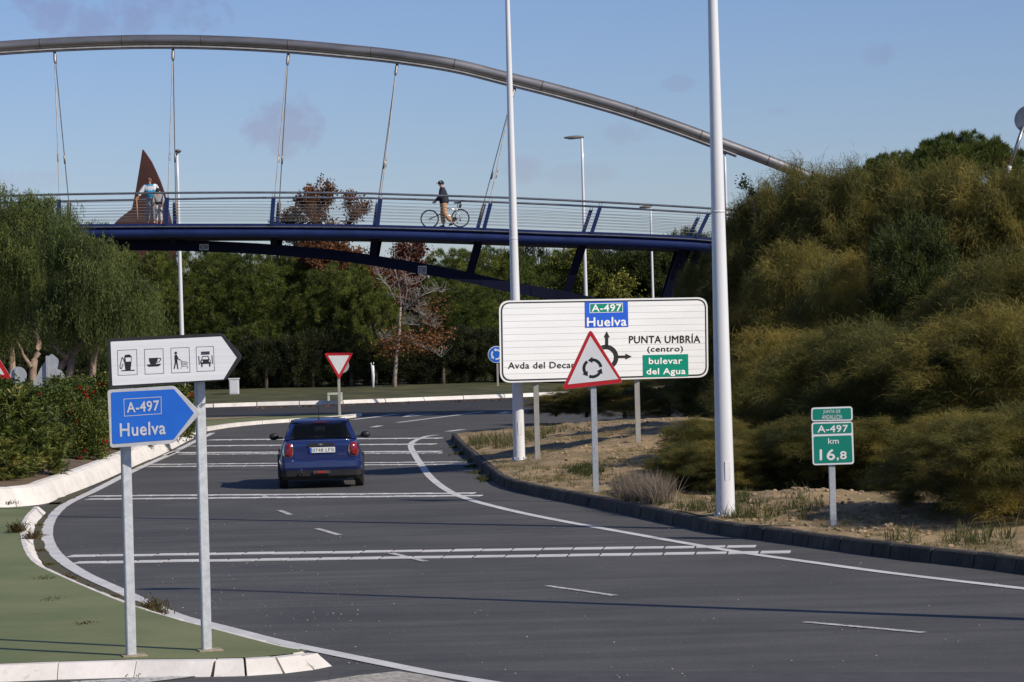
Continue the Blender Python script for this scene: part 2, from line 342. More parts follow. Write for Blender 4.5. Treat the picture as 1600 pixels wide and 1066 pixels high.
kerb_i = empty('island_kerb', kind='structure')
kerb_run(kerb_i, IN, .22, .135, .45, whitek, gap=.003, side=1, batter=.12, zlist=lambda t: .135 if t < .35 else .135-.015*min(1, (t-.35)*3))
noseb = [gp(519, 1031, 0), gp(506, 1021, .13)]
bo = catmull([gp(u, v, .145) for u, v in bott[::-1]], 6)
kerb_run(kerb_i, bo, .30, .145, .78, whitek, side=-1, batter=.14, gap=.004)
bq = resample(bo, .78)[-1]; no = catmull([bq] + [p for p in bo if p.x > bq.x+.12][::3] + [gp(470, 1018.5, .145), gp(485, 1015.5, .145), gp(498, 1013.2, .145), gp(508, 1011.8, .145)], 8)
kerb_run(kerb_i, no, .30, .143, .27, whitek, side=-1, batter=.14, gap=.012, zlist=lambda t: .145-.05*t*t)
from mathutils import noise as mn0
dirtm = mat('gutter dirt', (.07, .052, .036), .95, col2=(.06, .07, .025), vscale=3, bump=.8, bscale=30)
mb = MB(); gpts = resample(catmull([gp(u, v) for u, v in [(88, 786), (72, 800), (58, 822), (57, 845), (68, 868), (92, 892), (130, 912), (180, 933), (240, 955)]], 6), .3)
A, B = ribbon(gpts, [.20+.10*mn0.noise(p*1.7) for p in gpts], .012, .01); strip_mb(mb, A, B); mb.build('gutter_dirt', dirtm, kind='stuff')
mb = MB(); gpts = resample(catmull([gp(u, v) for u, v in [(84, 789), (112, 775), (140, 759), (175, 744), (205, 731), (232, 719)]], 6), .3)
A, B = ribbon(gpts, [.28+.2*mn0.noise(p*1.3) for p in gpts], .012, .02); strip_mb(mb, A, B); mb.build('gutter_dirt', dirtm, kind='stuff')
# ---- tall sloped white barrier kerb (left)
foot = [(90, 780), (121, 768.5), (150, 757), (182, 743), (209, 730), (256, 709), (285, 694), (307, 682.5), (318, 677)]
FT = catmull([Vector((x, y, 0)) for x, y in [(-14, 56.0), (-12.5, 56.0), (-11.3, 56.02), (-10.6, 56.1), (-10.1, 56.3), (-9.75, 56.62), (-9.52, 57.05), (-9.43, 57.7)]] + [gp(u, v) for u, v in foot], 8)
bar = empty('barrier_kerb', kind='structure')
bpts = resample(FT, 1.9); BT = []
fine = resample(FT, .3)
def bar_rings(seg):
    rs = []
    for i, p in enumerate(seg):
        d = seg[min(i+1, len(seg)-1)]-seg[max(i-1, 0)]; d.z = 0; d.normalize(); s_ = Vector((-d.y, d.x, 0)); k = min(1, max(.55, (p-FT[-1]).length/14)); hh = .39*k
        rs.append([p+Vector((0, 0, -.02)), p+s_*.05+Vector((0, 0, .10*k)), p+s_*.11+Vector((0, 0, .24*k)), p+s_*.19+Vector((0, 0, .35*k)), p+s_*.28+Vector((0, 0, hh)), p+s_*.44+Vector((0, 0, hh)), p+s_*.46+Vector((0, 0, -.02))])
    return rs
k = 0; SEG = 7
while k < len(fine)-2:
    seg = [q.copy() for q in fine[k:k+SEG+1]]
    dd = (seg[-1]-seg[-2]).normalized()*.02; seg[-1] = seg[-1]-dd
    mb = MB(); mb.loft(bar_rings(seg), smooth=False); mb.build('concrete_segment', whitek, bar); k += SEG
# planting bed behind the barrier
def grid_mesh(name, P, mt, **kw):
    nu, nv = len(P), len(P[0]); vs = [q for r in P for q in r]; fs = [(i*nv+j, (i+1)*nv+j, (i+1)*nv+j+1, i*nv+j+1) for i in range(nu-1) for j in range(nv-1)]
    me = bpy.data.meshes.new(name); me.from_pydata(vs, [], fs)
    for p in me.polygons: p.use_smooth = True
    me.update(); return link(name, me, mt, **kw)
from mathutils import noise as mn
P = []
for i, p in enumerate(fine):
    d = fine[min(i+1, len(fine)-1)]-fine[max(i-1, 0)]; d.z = 0; d.normalize(); s_ = Vector((-d.y, d.x, 0)); kk = min(1, max(.55, (p-FT[-1]).length/14)); row = []
    for t in [0, .4, 1, 2, 3.5, 5, 8, 12, 20, 35]:
        q = p + s_*.40 + Vector((-.8, 1, 0)).normalized()*t; z = .40*kk-.03+.5*min(1, t/10)+.06*mn.noise(Vector((q.x, q.y, 0))*.8)*min(1, t); row.append((q.x, q.y, z))
    P.append(row)
grid_mesh('planting_bed', P, earth, kind='structure')
# ---- splitter island with green top and white kerb
sp_near = [(324, 674), (360, 668), (420, 662), (480, 658.5), (530, 655.3), (560, 651.5), (568, 648.6)]
sp_far = [(568, 648.2), (505, 649.5), (420, 652.5), (323, 657.5)]
SN = catmull([gp(u, v) for u, v in sp_near], 5); SF = [gp(u, v) for u, v in sp_far]
spk = empty('splitter_kerb', kind='structure')
kerb_run(spk, SN, .35, .13, 1.6, whitek, side=1, batter=.1)
mb = MB(); mb.poly([Vector((p.x, p.y, .11)) for p in SN[:-1] + SF + [gp(180, 664), gp(180, 690)]])
mb.build('splitter_pavement', gmat, kind='structure')
mb = MB(); A = [Vector((*gp(u, v).xy, .125)) for u, v in [(180, 664), (323, 657.2), (420, 652), (505, 649)]]; B = [Vector((*gp(u, v).xy, .125)) for u, v in [(180, 670), (323, 661.5), (420, 655.5), (520, 651)]]
strip_mb(mb, A, B); mb.build('dry_soil_strip', mat('dry soil', (.24, .19, .12), .95, var=.25, vscale=2), kind='structure')
# ---- central island: white kerb and lawn
ck = [(-260, 662), (-100, 653), (100, 643), (323, 636.8), (430, 633.5), (540, 630.8), (685, 625.3), (800, 621.3), (854, 618.6), (950, 613), (1100, 604)]
CK = catmull([gp(u, v) for u, v in ck], 8)
ckn = empty('roundabout_kerb', kind='structure')
kerb_run(ckn, CK, .30, .17, 2.0, whitek, side=-1, batter=.1, gap=.02)
P = []
for p in CK:
    row = []
    for t in [0.0, 2, 5, 9, 14, 22, 35, 60, 110, 200]:
        q = p + Vector((p.x*.25, 100, 0)).normalized()*t; z = .15 + .35*min(1, t/14)+.7*max(0, min(1, (t-20)/60)); row.append((q.x, q.y, z + .05*mn.noise(Vector((q.x, q.y, 3))*.3)))
    P.append(row)
grid_mesh('lawn', P, lawn_m, kind='structure')
def lawn_z(x, y): return .45
# ---- right verge with dark kerb stones
kp = [(1850, 935), (1720, 916), (1600, 897), (1500, 884.5), (1397, 873), (1229, 849.5), (1127, 836), (1070, 824), (935, 794.5), (870, 781.5), (834, 774), (800, 766), (778, 757), (766, 746.5), (752, 735), (735, 719), (720, 706), (704, 688)]
KP = catmull([gp(u, v) for u, v in kp], 8)
darkk = mat('weathered dark kerb concrete', (.030, .027, .022), .9, col2=(.080, .070, .055), vscale=2.2, bump=.7, bscale=25)
kr = empty('verge_kerb', kind='structure')
KB = [p + Vector((.17, .05, 0)) for p in KP]
kerb_run(kr, KB, .18, .20, .5, darkk, side=1, batter=.035, gap=.012)
def hump(x, y, cx, cy, rx, ry, h): return h*math.exp(-((x-cx)/rx)**2-((y-cy)/ry)**2)
def verge_h(x, y, t):
    z = .19 + .10*min(1, t/2.5) + .5*max(0, min(1, (t-7)/12))
    z += hump(x, y, 4.2, 73, 2.9, 10, .50) + hump(x, y, 1.2, 64, .9, 3, .10) + hump(x, y, 4, 90, 3, 5, .2) + hump(x, y, 4.6, 47, 1.3, 1.6, .22) + hump(x, y, 6.2, 44, 1.6, 2, .12)
    f = min(1, t/.5); z += f*(.05*mn.noise(Vector((x*.7, y*.35, 0))) + .055*mn.noise(Vector((x*2.3, y*1.3, 5))) + .035*mn.noise(Vector((x*6, y*4, 9))))
    return z
VD = Vector((1, .3, 0)).normalized()
kfine = resample(KP, .3)
def verge_t(x, y):
    # distance from kerb along the outward direction (approx.)
    best = 1e9; bt = 0
    for p in kfine[::2]:
        d = Vector((x-p.x, y-p.y, 0)); s_ = d.dot(VD); o = (d-VD*s_).length
        if o < best: best = o; bt = s_
    return max(0, bt-.15)
def vz(x, y): return verge_h(x, y, verge_t(x, y))
ts = [0]; 
while ts[-1] < 60: ts.append(ts[-1] + (.18 if ts[-1] < 10 else 1.5))
P = []
for p in kfine:
    row = []
    for t in ts:
        q = p + Vector((.15, .045, 0)) + VD*t; row.append((q.x, q.y, verge_h(q.x, q.y, t)))
    P.append(row)
last = P[-1]; 
for dy, zz in ((.5, .17), (1.2, .12), (2.2, -.05)):
    P.append([(x, y+dy, z*(zz/.2) if zz > 0 else -.05) for x, y, z in last])
def vergemat():
    mt = mat('sandy verge', (.21, .145, .072), .95, col2=(.38, .27, .145), vscale=1.6, bump=1.0, bscale=9); t = mt.node_tree; b = t.nodes['Principled BSDF']; rp = [n for n in t.nodes if n.type == 'VALTORGB'][0]
    c = t.nodes['Texture Coordinate']; n = t.nodes.new('ShaderNodeTexNoise'); n.inputs['Scale'].default_value = .55; n.inputs['Detail'].default_value = 9; n.inputs['Roughness'].default_value = .7; t.links.new(c.outputs['Object'], n.inputs[0])
    r = t.nodes.new('ShaderNodeValToRGB'); r.color_ramp.elements[0].position = .45; r.color_ramp.elements[1].position = .62; t.links.new(n.outputs['Fac'], r.inputs[0])
    m2 = t.nodes.new('ShaderNodeMix'); m2.data_type = 'RGBA'; t.links.new(r.outputs[0], m2.inputs[0]); t.links.new(rp.outputs[0], m2.inputs[6]); m2.inputs[7].default_value = (.15, .115, .05, 1); t.links.new(m2.outputs[2], b.inputs['Base Color']); return mt
grid_mesh('sandy_verge', P, vergemat(), kind='structure')
# ================================================================ FOOTBRIDGE
steel = mat('weathered steel tube', (.20, .195, .20), .42, metal=.75, col2=(.36, .34, .33), vscale=1.2, bump=.1, bscale=8, stretch=(.25, 1, 1))
rail_m = mat('handrail steel', (.30, .30, .31), .35, metal=.85, var=.2, vscale=3)
cable = mat('cable steel', (.30, .28, .26), .5, metal=.6, var=.2)
blue = mat('bridge blue paint', (.008, .018, .075), .45, col2=(.013, .027, .115), vscale=1.5, bump=.05, spec=.35)
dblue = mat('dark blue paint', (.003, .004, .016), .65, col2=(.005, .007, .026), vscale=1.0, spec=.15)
under = mat('deck underside', (.02, .022, .035), .8, var=.3)
deckm = mat('deck boards', (.16, .14, .12), .85, var=.2, vscale=4)
white_p = mat('white sign face', (.70, .71, .72), .35, var=.05, vscale=2, coat=.2)
black_p = mat('black print', (.012, .012, .013), .5)
YF, YB = 105.0, 109.2
br = empty('footbridge', (0, YF, 0), label='blue and steel arch footbridge with cable hangers spanning the road', cat='footbridge')
def tr(pts, Y, n=8): return catmull([at(u, v, Y) for u, v in pts], n)
YM = (YF+YB)/2
arch_c = [(-420, 128), (-250, 98), (-100, 80.5), (0, 72.8), (85, 67.5), (180, 63.8), (270, 62.8), (360, 65), (450, 70), (540, 77.8), (620, 86.3), (710, 100.5), (793, 121), (880, 143), (970, 168.5), (1060, 198.5), (1128, 224), (1200, 251), (1275, 281), (1370, 322), (1470, 368), (1560, 412), (1640, 452)]
AC = tr(arch_c, YM)
MB().tube(AC, .205, 16, cap=True).build('arch_tube', steel, br)
FL = [p+Vector((0, 0, -.235)) for p in tr([q for q in arch_c if q[0] <= 1128] + [(1150, 232.5)], YM)]
mb = MB(); mb.loft([[p+Vector((0, -.16, .02)), p+Vector((0, -.16, -.03)), p+Vector((0, .16, -.03)), p+Vector((0, .16, .02))] for p in FL]); mb.build('arch_flange', mat('pale flange', (.42, .41, .39), .5, metal=.3, var=.2), br)
mb = MB(); mb.tube([p+Vector((0, -.1, -.075)) for p in FL], .035, 8); mb.build('flange_pipe', steel, br)
for u in (60, 190, 320, 450, 580, 715, 850, 990, 1090, 1200):     # weld rings
    p = min(AC, key=lambda q: abs(q.x-at(u, 100, YM).x)); i = AC.index(p); d = (AC[i+1]-AC[i-1]).normalized()
    MB().tube([p-d*.02, p+d*.02], .209, 16).build('weld_ring', mat('weld seam', (.10, .08, .07), .6, metal=.5), br)
deck_c = [(-300, 358), (-150, 354), (0, 351.5), (145, 350.3), (260, 349.6), (430, 349.6), (540, 350.6), (640, 352.6), (760, 356.4), (860, 360.4), (960, 363.6), (1070, 368.5), (1110, 371.5), (1230, 380), (1400, 394), (1600, 412), (1750, 428)]
DF = tr(deck_c, YF, 5)                     # top of the front edge
DY = Vector((0, YB-YF, 0))
mb = MB(); mb.loft([[p, p+Vector((0, 0, -.16)), p+DY+Vector((0, 0, -.16)), p+DY] for p in DF]); mb.build('deck_slab', blue, br)
mb = MB(); mb.loft([[p+Vector((0, .25, .004)), p+Vector((0, .25, -.02)), p+DY+Vector((0, -.25, -.02)), p+DY+Vector((0, -.25, .004))] for p in DF]); mb.build('deck_boards', deckm, br)
for y in (-.05, YB-YF+.05):
    MB().tube([p+Vector((0, y, -.115)) for p in DF], .028, 8).build('edge_pipe', rail_m, br)
for y in (.14, YB-YF-.14):
    MB().tube([p+Vector((0, y, -.335)) for p in DF], .185, 14).build('deck_tube', blue, br)
mb = MB(); mb.loft([[p+Vector((0, .3, -.2)), p+Vector((0, .3, -.5)), p+DY+Vector((0, -.3, -.5)), p+DY+Vector((0, -.3, -.2))] for p in DF]); mb.build('deck_underside', under, br)
low_c = [(-300, 404), (-120, 392), (0, 387), (110, 384), (200, 383), (304, 384.5), (420, 390), (540, 401), (660, 420), (740, 435.5), (800, 449), (880, 463), (960, 481), (1050, 503)]
for off, y in ((0, 1.25), (0, 2.95)):
    LC = tr(low_c, YF+y, 5)
    mb = MB(); mb.loft([[p+Vector((0, -.2, .2)), p+Vector((0, -.2, -.2)), p+Vector((0, .2, -.2)), p+Vector((0, .2, .2))] for p in LC]); mb.build('lower_chord', dblue, br)
    for x in range(4, len(LC)-8, 6): MB().box(LC[x]+Vector((0, -.205, 0)), (.04, .02, .36)).build('stiffener', dblue, br)
def bar3(a, b, wx, wy):
    a, b = Vector(a), Vector(b); X = Vector((wx/2, 0, 0)); Y_ = Vector((0, wy/2, 0))
    mb = MB(); mb.loft([[a-X-Y_, a+X-Y_, a+X+Y_, a-X+Y_], [b-X-Y_, b+X-Y_, b+X+Y_, b-X+Y_]]); return mb
for (a, b, wd) in [((92, 361), (100, 384), .22), ((262, 361), (268, 386), .22), ((424, 364), (425, 390), .24), ((585, 366), (579, 408), .27), ((748, 372), (731, 433), .27), ((913, 378), (884, 466), .30), ((1070, 384), (1040, 478), .30)]:
    for y in (.5, YB-YF-.5):
        A_ = at(a[0], a[1], YF+.0)+Vector((0, y, 0)); B_ = at(b[0], b[1], YF)+Vector((0, 1.25 if y < 2 else 2.95, 0))
        bar3(A_, B_, wd, .2).build('strut', dblue, br)
    A_ = at(a[0], a[1], YF); MB().box(A_+Vector((0, 2.1, .02)), (.22, 4.0, .3)).build('cross_beam', dblue, br)
# piers at the right end, behind the shrubs
for (a, b) in [((1075, 388), (1010, 560)), ((1092, 390), (1028, 560))]:
    bar3(at(*a, YF+1.2), at(*b, YF+1.2), .26, .3).build('pier_leg', dblue, br)
for x0 in (at(1500, 400, YF).x, at(-200, 400, YF).x):
    MB().box((x0, YM, 3.0), (1.2, 3.5, 6.2)).build('abutment', mat('concrete', (.35, .34, .32), .9, var=.15), br)
# rails
top_f = [(-300, 313), (-100, 308.5), (0, 306.2), (111, 303.7), (270, 301.6), (400, 301.0), (540, 301.7), (640, 304.5), (793, 309.2), (930, 315.5), (1070, 323.3), (1110, 325.8), (1150, 328.5), (1300, 339), (1500, 356), (1700, 375)]
mid_f = [(-300, 325), (-100, 319.5), (0, 317.2), (111, 314.4), (270, 311.4), (400, 309.3), (540, 309.3), (640, 311.4), (793, 316.8), (930, 323.0), (1070, 331.2), (1110, 333.8), (1150, 336.5), (1300, 347), (1500, 364), (1700, 383)]
TF = tr(top_f, YF, 5); MF = tr(mid_f, YB, 5)
MB().tube(TF, .042, 10).build('handrail', rail_m, br)
MB().tube(MF, .042, 10).build('handrail', rail_m, br)
NW = 7
for side, rl, Y in ((0, TF, 0), (1, MF, YB-YF)):
    for k in range(NW):
        f = (k+1)/(NW+1.0); pts = []
        for p in DF[::3]:
            zt = min(rl, key=lambda q: abs(q.x-p.x)).z; zb = p.z; pts.append(Vector((p.x, p.y+Y-.02, zb+(zt-zb)*(.02+.80*f))))
        MB().tube(pts, .008 if side == 0 else .006, 4, cap=False).build('railing_wire', cable, br)
posts_f = [((92, 312), (92, 350)), ((261, 309), (259.5, 350)), ((427.5, 309), (424, 350)), ((594.5, 311), (589.5, 351.8)), ((766.5, 318), (756, 356.5)), ((938, 323), (924.5, 362)), ((1107, 334), (1089, 369.5)), ((1275, 345), (1250, 382))]
posts_b = [((108, 317), (108, 351)), ((273, 317), (273, 350)), ((436, 317), (433, 350)), ((590, 318), (585, 352)), ((756.5, 319.5), (746, 356)), ((923.5, 328), (911.5, 361)), ((1091, 340), (1077, 368)), ((1262, 352), (1238, 381))]
hang_top = [85, 272, 447, 622, 803]
for i in range(len(posts_f)):
    for (a, b), Y, rl in ((posts_f[i], YF, TF), (posts_b[i], YB, MF)):
        A_, B_ = at(*a, Y), at(*b, Y); d = (A_-B_)
        bar3(B_-Vector((0, 0, .05)), A_, .15, .10).build('railing_post', blue, br)
        for dx in (-.045, .045):          # the fork that carries the handrail
            q = A_ + d*.10; q.z = min(rl, key=lambda r_: abs(r_.x-q.x)).z
            MB().tube([A_+Vector((dx, 0, -.05)), q+Vector((dx, 0, 0))], .012, 5).build('rail_fork', cable, br)
for i, u in enumerate(hang_top):
    p = min(FL, key=lambda q: abs(q.x-at(u, 100, YM).x)); lug = p+Vector((0, 0, -.09))
    MB().box(lug+Vector((0, 0, -.03)), (.10, .05, .2)).build('hanger_lug', dblue, br)
    k2 = p+Vector((0, 0, -.42))
    for (a, b), Y, in ((posts_f[i], YF), (posts_b[i], YB)):
        e = at(b[0]+2, b[1]-8, Y); ang = e-k2
        mb = MB(); mb.tube([lug, lug+ang.normalized()*.1, lug+ang.normalized()*.38, lug+ang.normalized()*.5], [.02, .055, .055, .02], 8); mb.build('fork_end', cable, br)
        mb = MB(); mb.tube([lug+ang.normalized()*.3, e], .019, 6, cap=False); mb.build('hanger_cable', cable, br)
        q = k2.lerp(e, .62); d = ang.normalized(); MB().tube([q-d*.16, q+d*.16], .034, 8).build('turnbuckle', cable, br)
        MB().tube([e-d*.7, e], .036, 8).build('cable_socket', mat('rusty socket', (.22, .16, .10), .6, metal=.3, var=.3), br)
# ---------------------------------------------------------------- flat lettering helpers (in the plane of a sign)
def quad_text(s, corner, name, mt, parent, P3, lift, bold=.012):
    """corner = tl,tr,br,bl in pixels of the sign plane; P3(u,v,lift) -> point"""
    vs, fs = textmesh(s, bold); tl, tr_, br_, bl = [Vector(c) for c in corner]
    pts = []; f0 = fs; fs = []; hgt = (tl-bl).length; sh = bold*hgt*1.6
    for k_, (ox, oy) in enumerate([(0, 0)] + ([(sh, 0), (-sh, 0), (0, sh), (0, -sh)] if bold > .005 else [])):
        fs = fs + [tuple(i_+len(pts) for i_ in f_) for f_ in f0]
        for x, y in vs:
            x = float(x); y = float(y); q = (bl.lerp(br_, x)).lerp(tl.lerp(tr_, x), y); pts.append(P3(q.x+ox, q.y+oy, lift+k_*.0006))
    if parent is not None:
        im = inv(parent); pts = [im @ p for p in pts]
    me = bpy.data.meshes.new(name); me.from_pydata(pts, [], fs); return link(name, me, mt, parent)
def box_text(s, l, t, r, b, sl, *a, **k):   # sl = rise per pixel to the right
    def q(u, v): return (u, v-(u-l)*sl)
    return quad_text(s, [q(l, t), q(r, t), q(r, b), q(l, b)], *a, **k)
def sheet(pts, lift, name, mt, parent, P3):
    mb = MB(); mb.poly([P3(u, v, lift) for u, v in pts]); return mb.build(name, mt, parent)
def rounded(pts, r, n=5):
    out = []; m_ = len(pts)
    for i in range(m_):
        p = Vector(pts[i]); a = (Vector(pts[i-1])-p); b = (Vector(pts[(i+1) % m_])-p); ra = r if not isinstance(r, (list, tuple)) else r[i]
        ra_ = min(ra, a.length*.45, b.length*.45); a = p+a.normalized()*ra_; b = p+b.normalized()*ra_
        for k in range(n+1):
            t = k/n; out.append(tuple(a*(1-t)**2 + p*2*t*(1-t) + b*t*t))
    return out
def inset(pts, d):
    out = []; m_ = len(pts); c = Vector((sum(p[0] for p in pts)/m_, sum(p[1] for p in pts)/m_))
    for i in range(m_):
        p = Vector(pts[i]); e0 = (p-Vector(pts[i-1])).normalized(); e1 = (Vector(pts[(i+1) % m_])-p).normalized()
        n0 = Vector((-e0.y, e0.x)); n1 = Vector((-e1.y, e1.x)); 
        if n0.dot(c-p) < 0: n0 = -n0
        if n1.dot(c-p) < 0: n1 = -n1
        bis = (n0+n1); out.append(tuple(p + bis*(d/max(.3, (1+n0.dot(n1))))))
    return out
def stroke(pts, w_, lift, P3, mb, closed=False):
    pts = [Vector(p) for p in pts]; n = len(pts); A, B = [], []
    for i, p in enumerate(pts):
        a = pts[i-1] if (i > 0 or closed) else p; b = pts[(i+1) % n] if (i < n-1 or closed) else p
        d0 = (p-a).normalized() if (p-a).length > 0 else (b-p).normalized(); d1 = (b-p).normalized() if (b-p).length > 0 else d0
        n_ = Vector((-(d0+d1).y, (d0+d1).x)).normalized(); kx = w_/2/max(.5, n_.dot(Vector((-d0.y, d0.x)))); A.append(p+n_*kx); B.append(p-n_*kx)
    if closed: A.append(A[0]); B.append(B[0])
    strip_mb(mb, [P3(q.x, q.y, lift) for q in A], [P3(q.x, q.y, lift) for q in B])
def ring_fill(o, i_, lift, name, mt, parent, P3):
    mb = MB(); strip_mb(mb, [P3(*q, lift) for q in o+o[:1]], [P3(*q, lift) for q in i_+i_[:1]]); return mb.build(name, mt, parent)
def plane(Yf):
    def P3(u, v, lift=0.0):
        Y = Yf(u) if callable(Yf) else Yf; p = at(u, v, Y); return p + (Vector((0, 0, H))-p).normalized()*lift*1.0
    return P3
def vplane(ua, Ya, ub, Yb):
    a, b = at(ua, 533, Ya), at(ub, 533, Yb); n_ = Vector((-(b-a).y, (b-a).x, 0)).normalized(); O = Vector((0, 0, H))
    def P3(u, v, lift=0.0):
        d = ray(u, v); t_ = (a-O).dot(n_)/d.dot(n_); return O+d*t_ - n_*(lift if n_.y > 0 else -lift)
    return P3
grey_back = mat('galvanised sheet', (.42, .44, .46), .5, metal=.35, var=.1, vscale=6)
galv = mat('galvanised post', (.40, .42, .44), .5, metal=.45, col2=(.52, .54, .56), vscale=18, bump=.05)
red_p = mat('red sign film', (.48, .012, .018), .4, var=.06)
blue_p = mat('blue sign film', (.012, .13, .60), .4, var=.05)
blue_d = mat('blue panel film', (.015, .09, .52), .4, var=.05)
green_p = mat('green sign film', (.0, .20, .14), .4, var=.05)
def plate(pts, P3, th, name, mt, parent):
    mb = MB(); f = [P3(u, v, 0) for u, v in pts]; mb.prism(f, (0, th, 0)); return mb.build(name, mt, parent)
def tag_post(P, wx, wy, ztop, mt=galv, name='post', parent=None, rz=0, gouge=True):
    mb = MB(); mb.box(Vector((P.x, P.y, (ztop+P.z-.15)/2)), (wx, wy, ztop-P.z+.15), Matrix.Rotation(rz, 3, 'Z')); return mb.build(name, mt, parent, bevel=.006)
for (l, t, r, b, s) in [(311.5, 381.5, 326, 391, "6'30"), (653, 415.5, 666.5, 428, "5'30")]:
    P3 = plane(YF+1.03); pl = sheet([(l, t), (r, t), (r, b), (l, b)], 0, 'clearance_plate', mat('pale plate', (.42, .42, .42), .5, var=.2), br, P3)
    o = box_text(s, l+1.6, t+1.8, r-1.6, b-1.8, 0, 'lettering', black_p, br, P3, .006); o.parent = pl
# ================================================================ SIGNS
# ---- large pre-signal panel
Yp = lambda u: 63.4 + (u-780)*4.1/325
Pn = vplane(780, 63.4, 1105, 67.5); c0 = at(943, 600, Yp(943)); 
ps = empty('direction_panel', (c0.x, c0.y, vz(c0.x, c0.y)), label='large white rectangular direction panel with Huelva and Punta Umbría behind the warning triangle', cat='road sign')
TL, TR, BR, BL = (779.5, 470), (1105.5, 464.5), (1107, 589.5), (781.5, 598.5)
rim = rounded([TL, TR, BR, BL], 17, 8); plate(rim, Pn, .05, 'panel_rim', mat('white panel rim', (.62, .63, .64), .4, var=.04), ps)
o1 = rounded(inset([TL, TR, BR, BL], 2.6), 15, 8); o2 = rounded(inset([TL, TR, BR, BL], 4.6), 13.5, 8)
ring_fill(o1, o2, .006, 'black_border', black_p, ps, Pn)
I = inset([TL, TR, BR, BL], 4.9); base = rounded(I, 13, 8)
def clip(poly, f):
    out = []
    for i, p in enumerate(poly):
        q = poly[(i+1) % len(poly)]; a, b = f(p), f(q)
        if a >= 0: out.append(p)
        if a*b < 0: t = a/(a-b); out.append((p[0]+(q[0]-p[0])*t, p[1]+(q[1]-p[1])*t))
    return out
def sv(p):   # 0 at the panel top, 1 at the bottom
    f = (p[0]-TL[0])/(TR[0]-TL[0]); t = TL[1]+(TR[1]-TL[1])*f; b = BL[1]+(BR[1]-BL[1])*f; return (p[1]-t)/(b-t)
slat_m = mat('panel slat white', (.66, .675, .69), .33, col2=(.72, .73, .74), vscale=.6, coat=.25, stretch=(.5, 1, 6))
NS = 12
for k in range(NS):
    a, b = .02+.96*k/NS, .02+.96*(k+1)/NS-.006
    q = clip(clip(base, lambda p: sv(p)-a), lambda p: b-sv(p))
    if len(q) > 2:
        mb = MB(); mb.prism([Pn(u, v, .007) for u, v in q], (0, .004, 0)); mb.build('panel_slat', slat_m, ps)
sheet([(913, 472.2), (980.4, 471), (981.2, 511), (913.6, 512.4)], .014, 'blue_field', blue_d, ps, Pn)
ring = [(920.3, 474.3), (972.3, 473.2), (972.6, 488.0), (920.4, 489.2)]
sheet(ring, .018, 'green_field', mat('white line film', (.7, .7, .7), .4), ps, Pn); sheet(inset(ring, .9), .021, 'green_field', green_p, ps, Pn)
wl = mat('white lettering', (.74, .74, .74), .4)
box_text('A-497', 923.6, 476.2, 969.6, 487.0, .015, 'lettering', wl, ps, Pn, .025, bold=.018)
box_text('Huelva', 916.5, 496.6, 977.8, 510.2, .018, 'lettering', wl, ps, Pn, .02, bold=.018)
box_text('PUNTA UMBRÍA', 982.4, 522.2, 1093.4, 536.6, .008, 'lettering', black_p, ps, Pn, .014, bold=.012)
box_text('(centro)', 1011, 541.2, 1066.5, 552.2, .008, 'lettering', black_p, ps, Pn, .014, bold=.012)
box_text('Avda del Decano', 793.3, 566.4, 908, 576.4, .012, 'lettering', black_p, ps, Pn, .014, bold=.012)
sheet([(1003.6, 555), (1074.6, 553.4), (1075.2, 588), (1004, 589.4)], .014, 'green_field', green_p, ps, Pn)
box_text('bulevar', 1013, 559.4, 1065, 569, .01, 'lettering', wl, ps, Pn, .02, bold=.018)
box_text('del Agua', 1009.4, 576, 1070, 588, .01, 'lettering', wl, ps, Pn, .02, bold=.018)
mb = MB(); stroke([(947.4, 542), (947.4, 525)], 5, .014, Pn, mb); stroke([(946+16.2*math.cos(t), 558.5-16.2*math.sin(t)) for t in [k*2*math.pi/40 for k in range(40)]], 7, .014, Pn, mb, closed=True)
stroke([(965, 557.6), (979, 557.4)], 3.8, .014, Pn, mb)
mb.poly([Pn(*q, .015) for q in [(942.6, 527.6), (947.3, 517.6), (952.2, 527.4)]]); mb.poly([Pn(*q, .015) for q in [(976.6, 552.6), (986.6, 557.3), (976.8, 562)]])
mb.build('roundabout_diagram', black_p, ps)
for u, v0 in ((840, 712), (997, 677)):
    Y = Yp(u)+.12; x = at(u, v0, Y).x; z = vz(x, Y); tag_post(Vector((x, Y, z)), .12, .12, at(u, 475, Y).z, parent=ps, mt=mat('pale steel post', (.36, .35, .32), .6, metal=.2, var=.1))
grime(slat_m, (.45, .44, .42), .60, .80, .9, (1.5, 1, .25), .35); grime(white_p, (.42, .41, .38), .60, .82, 2.5, (2, 1, .4), .35); grime(galv, (.22, .20, .17), .62, .76, 5, (2, 2, .5), .5)
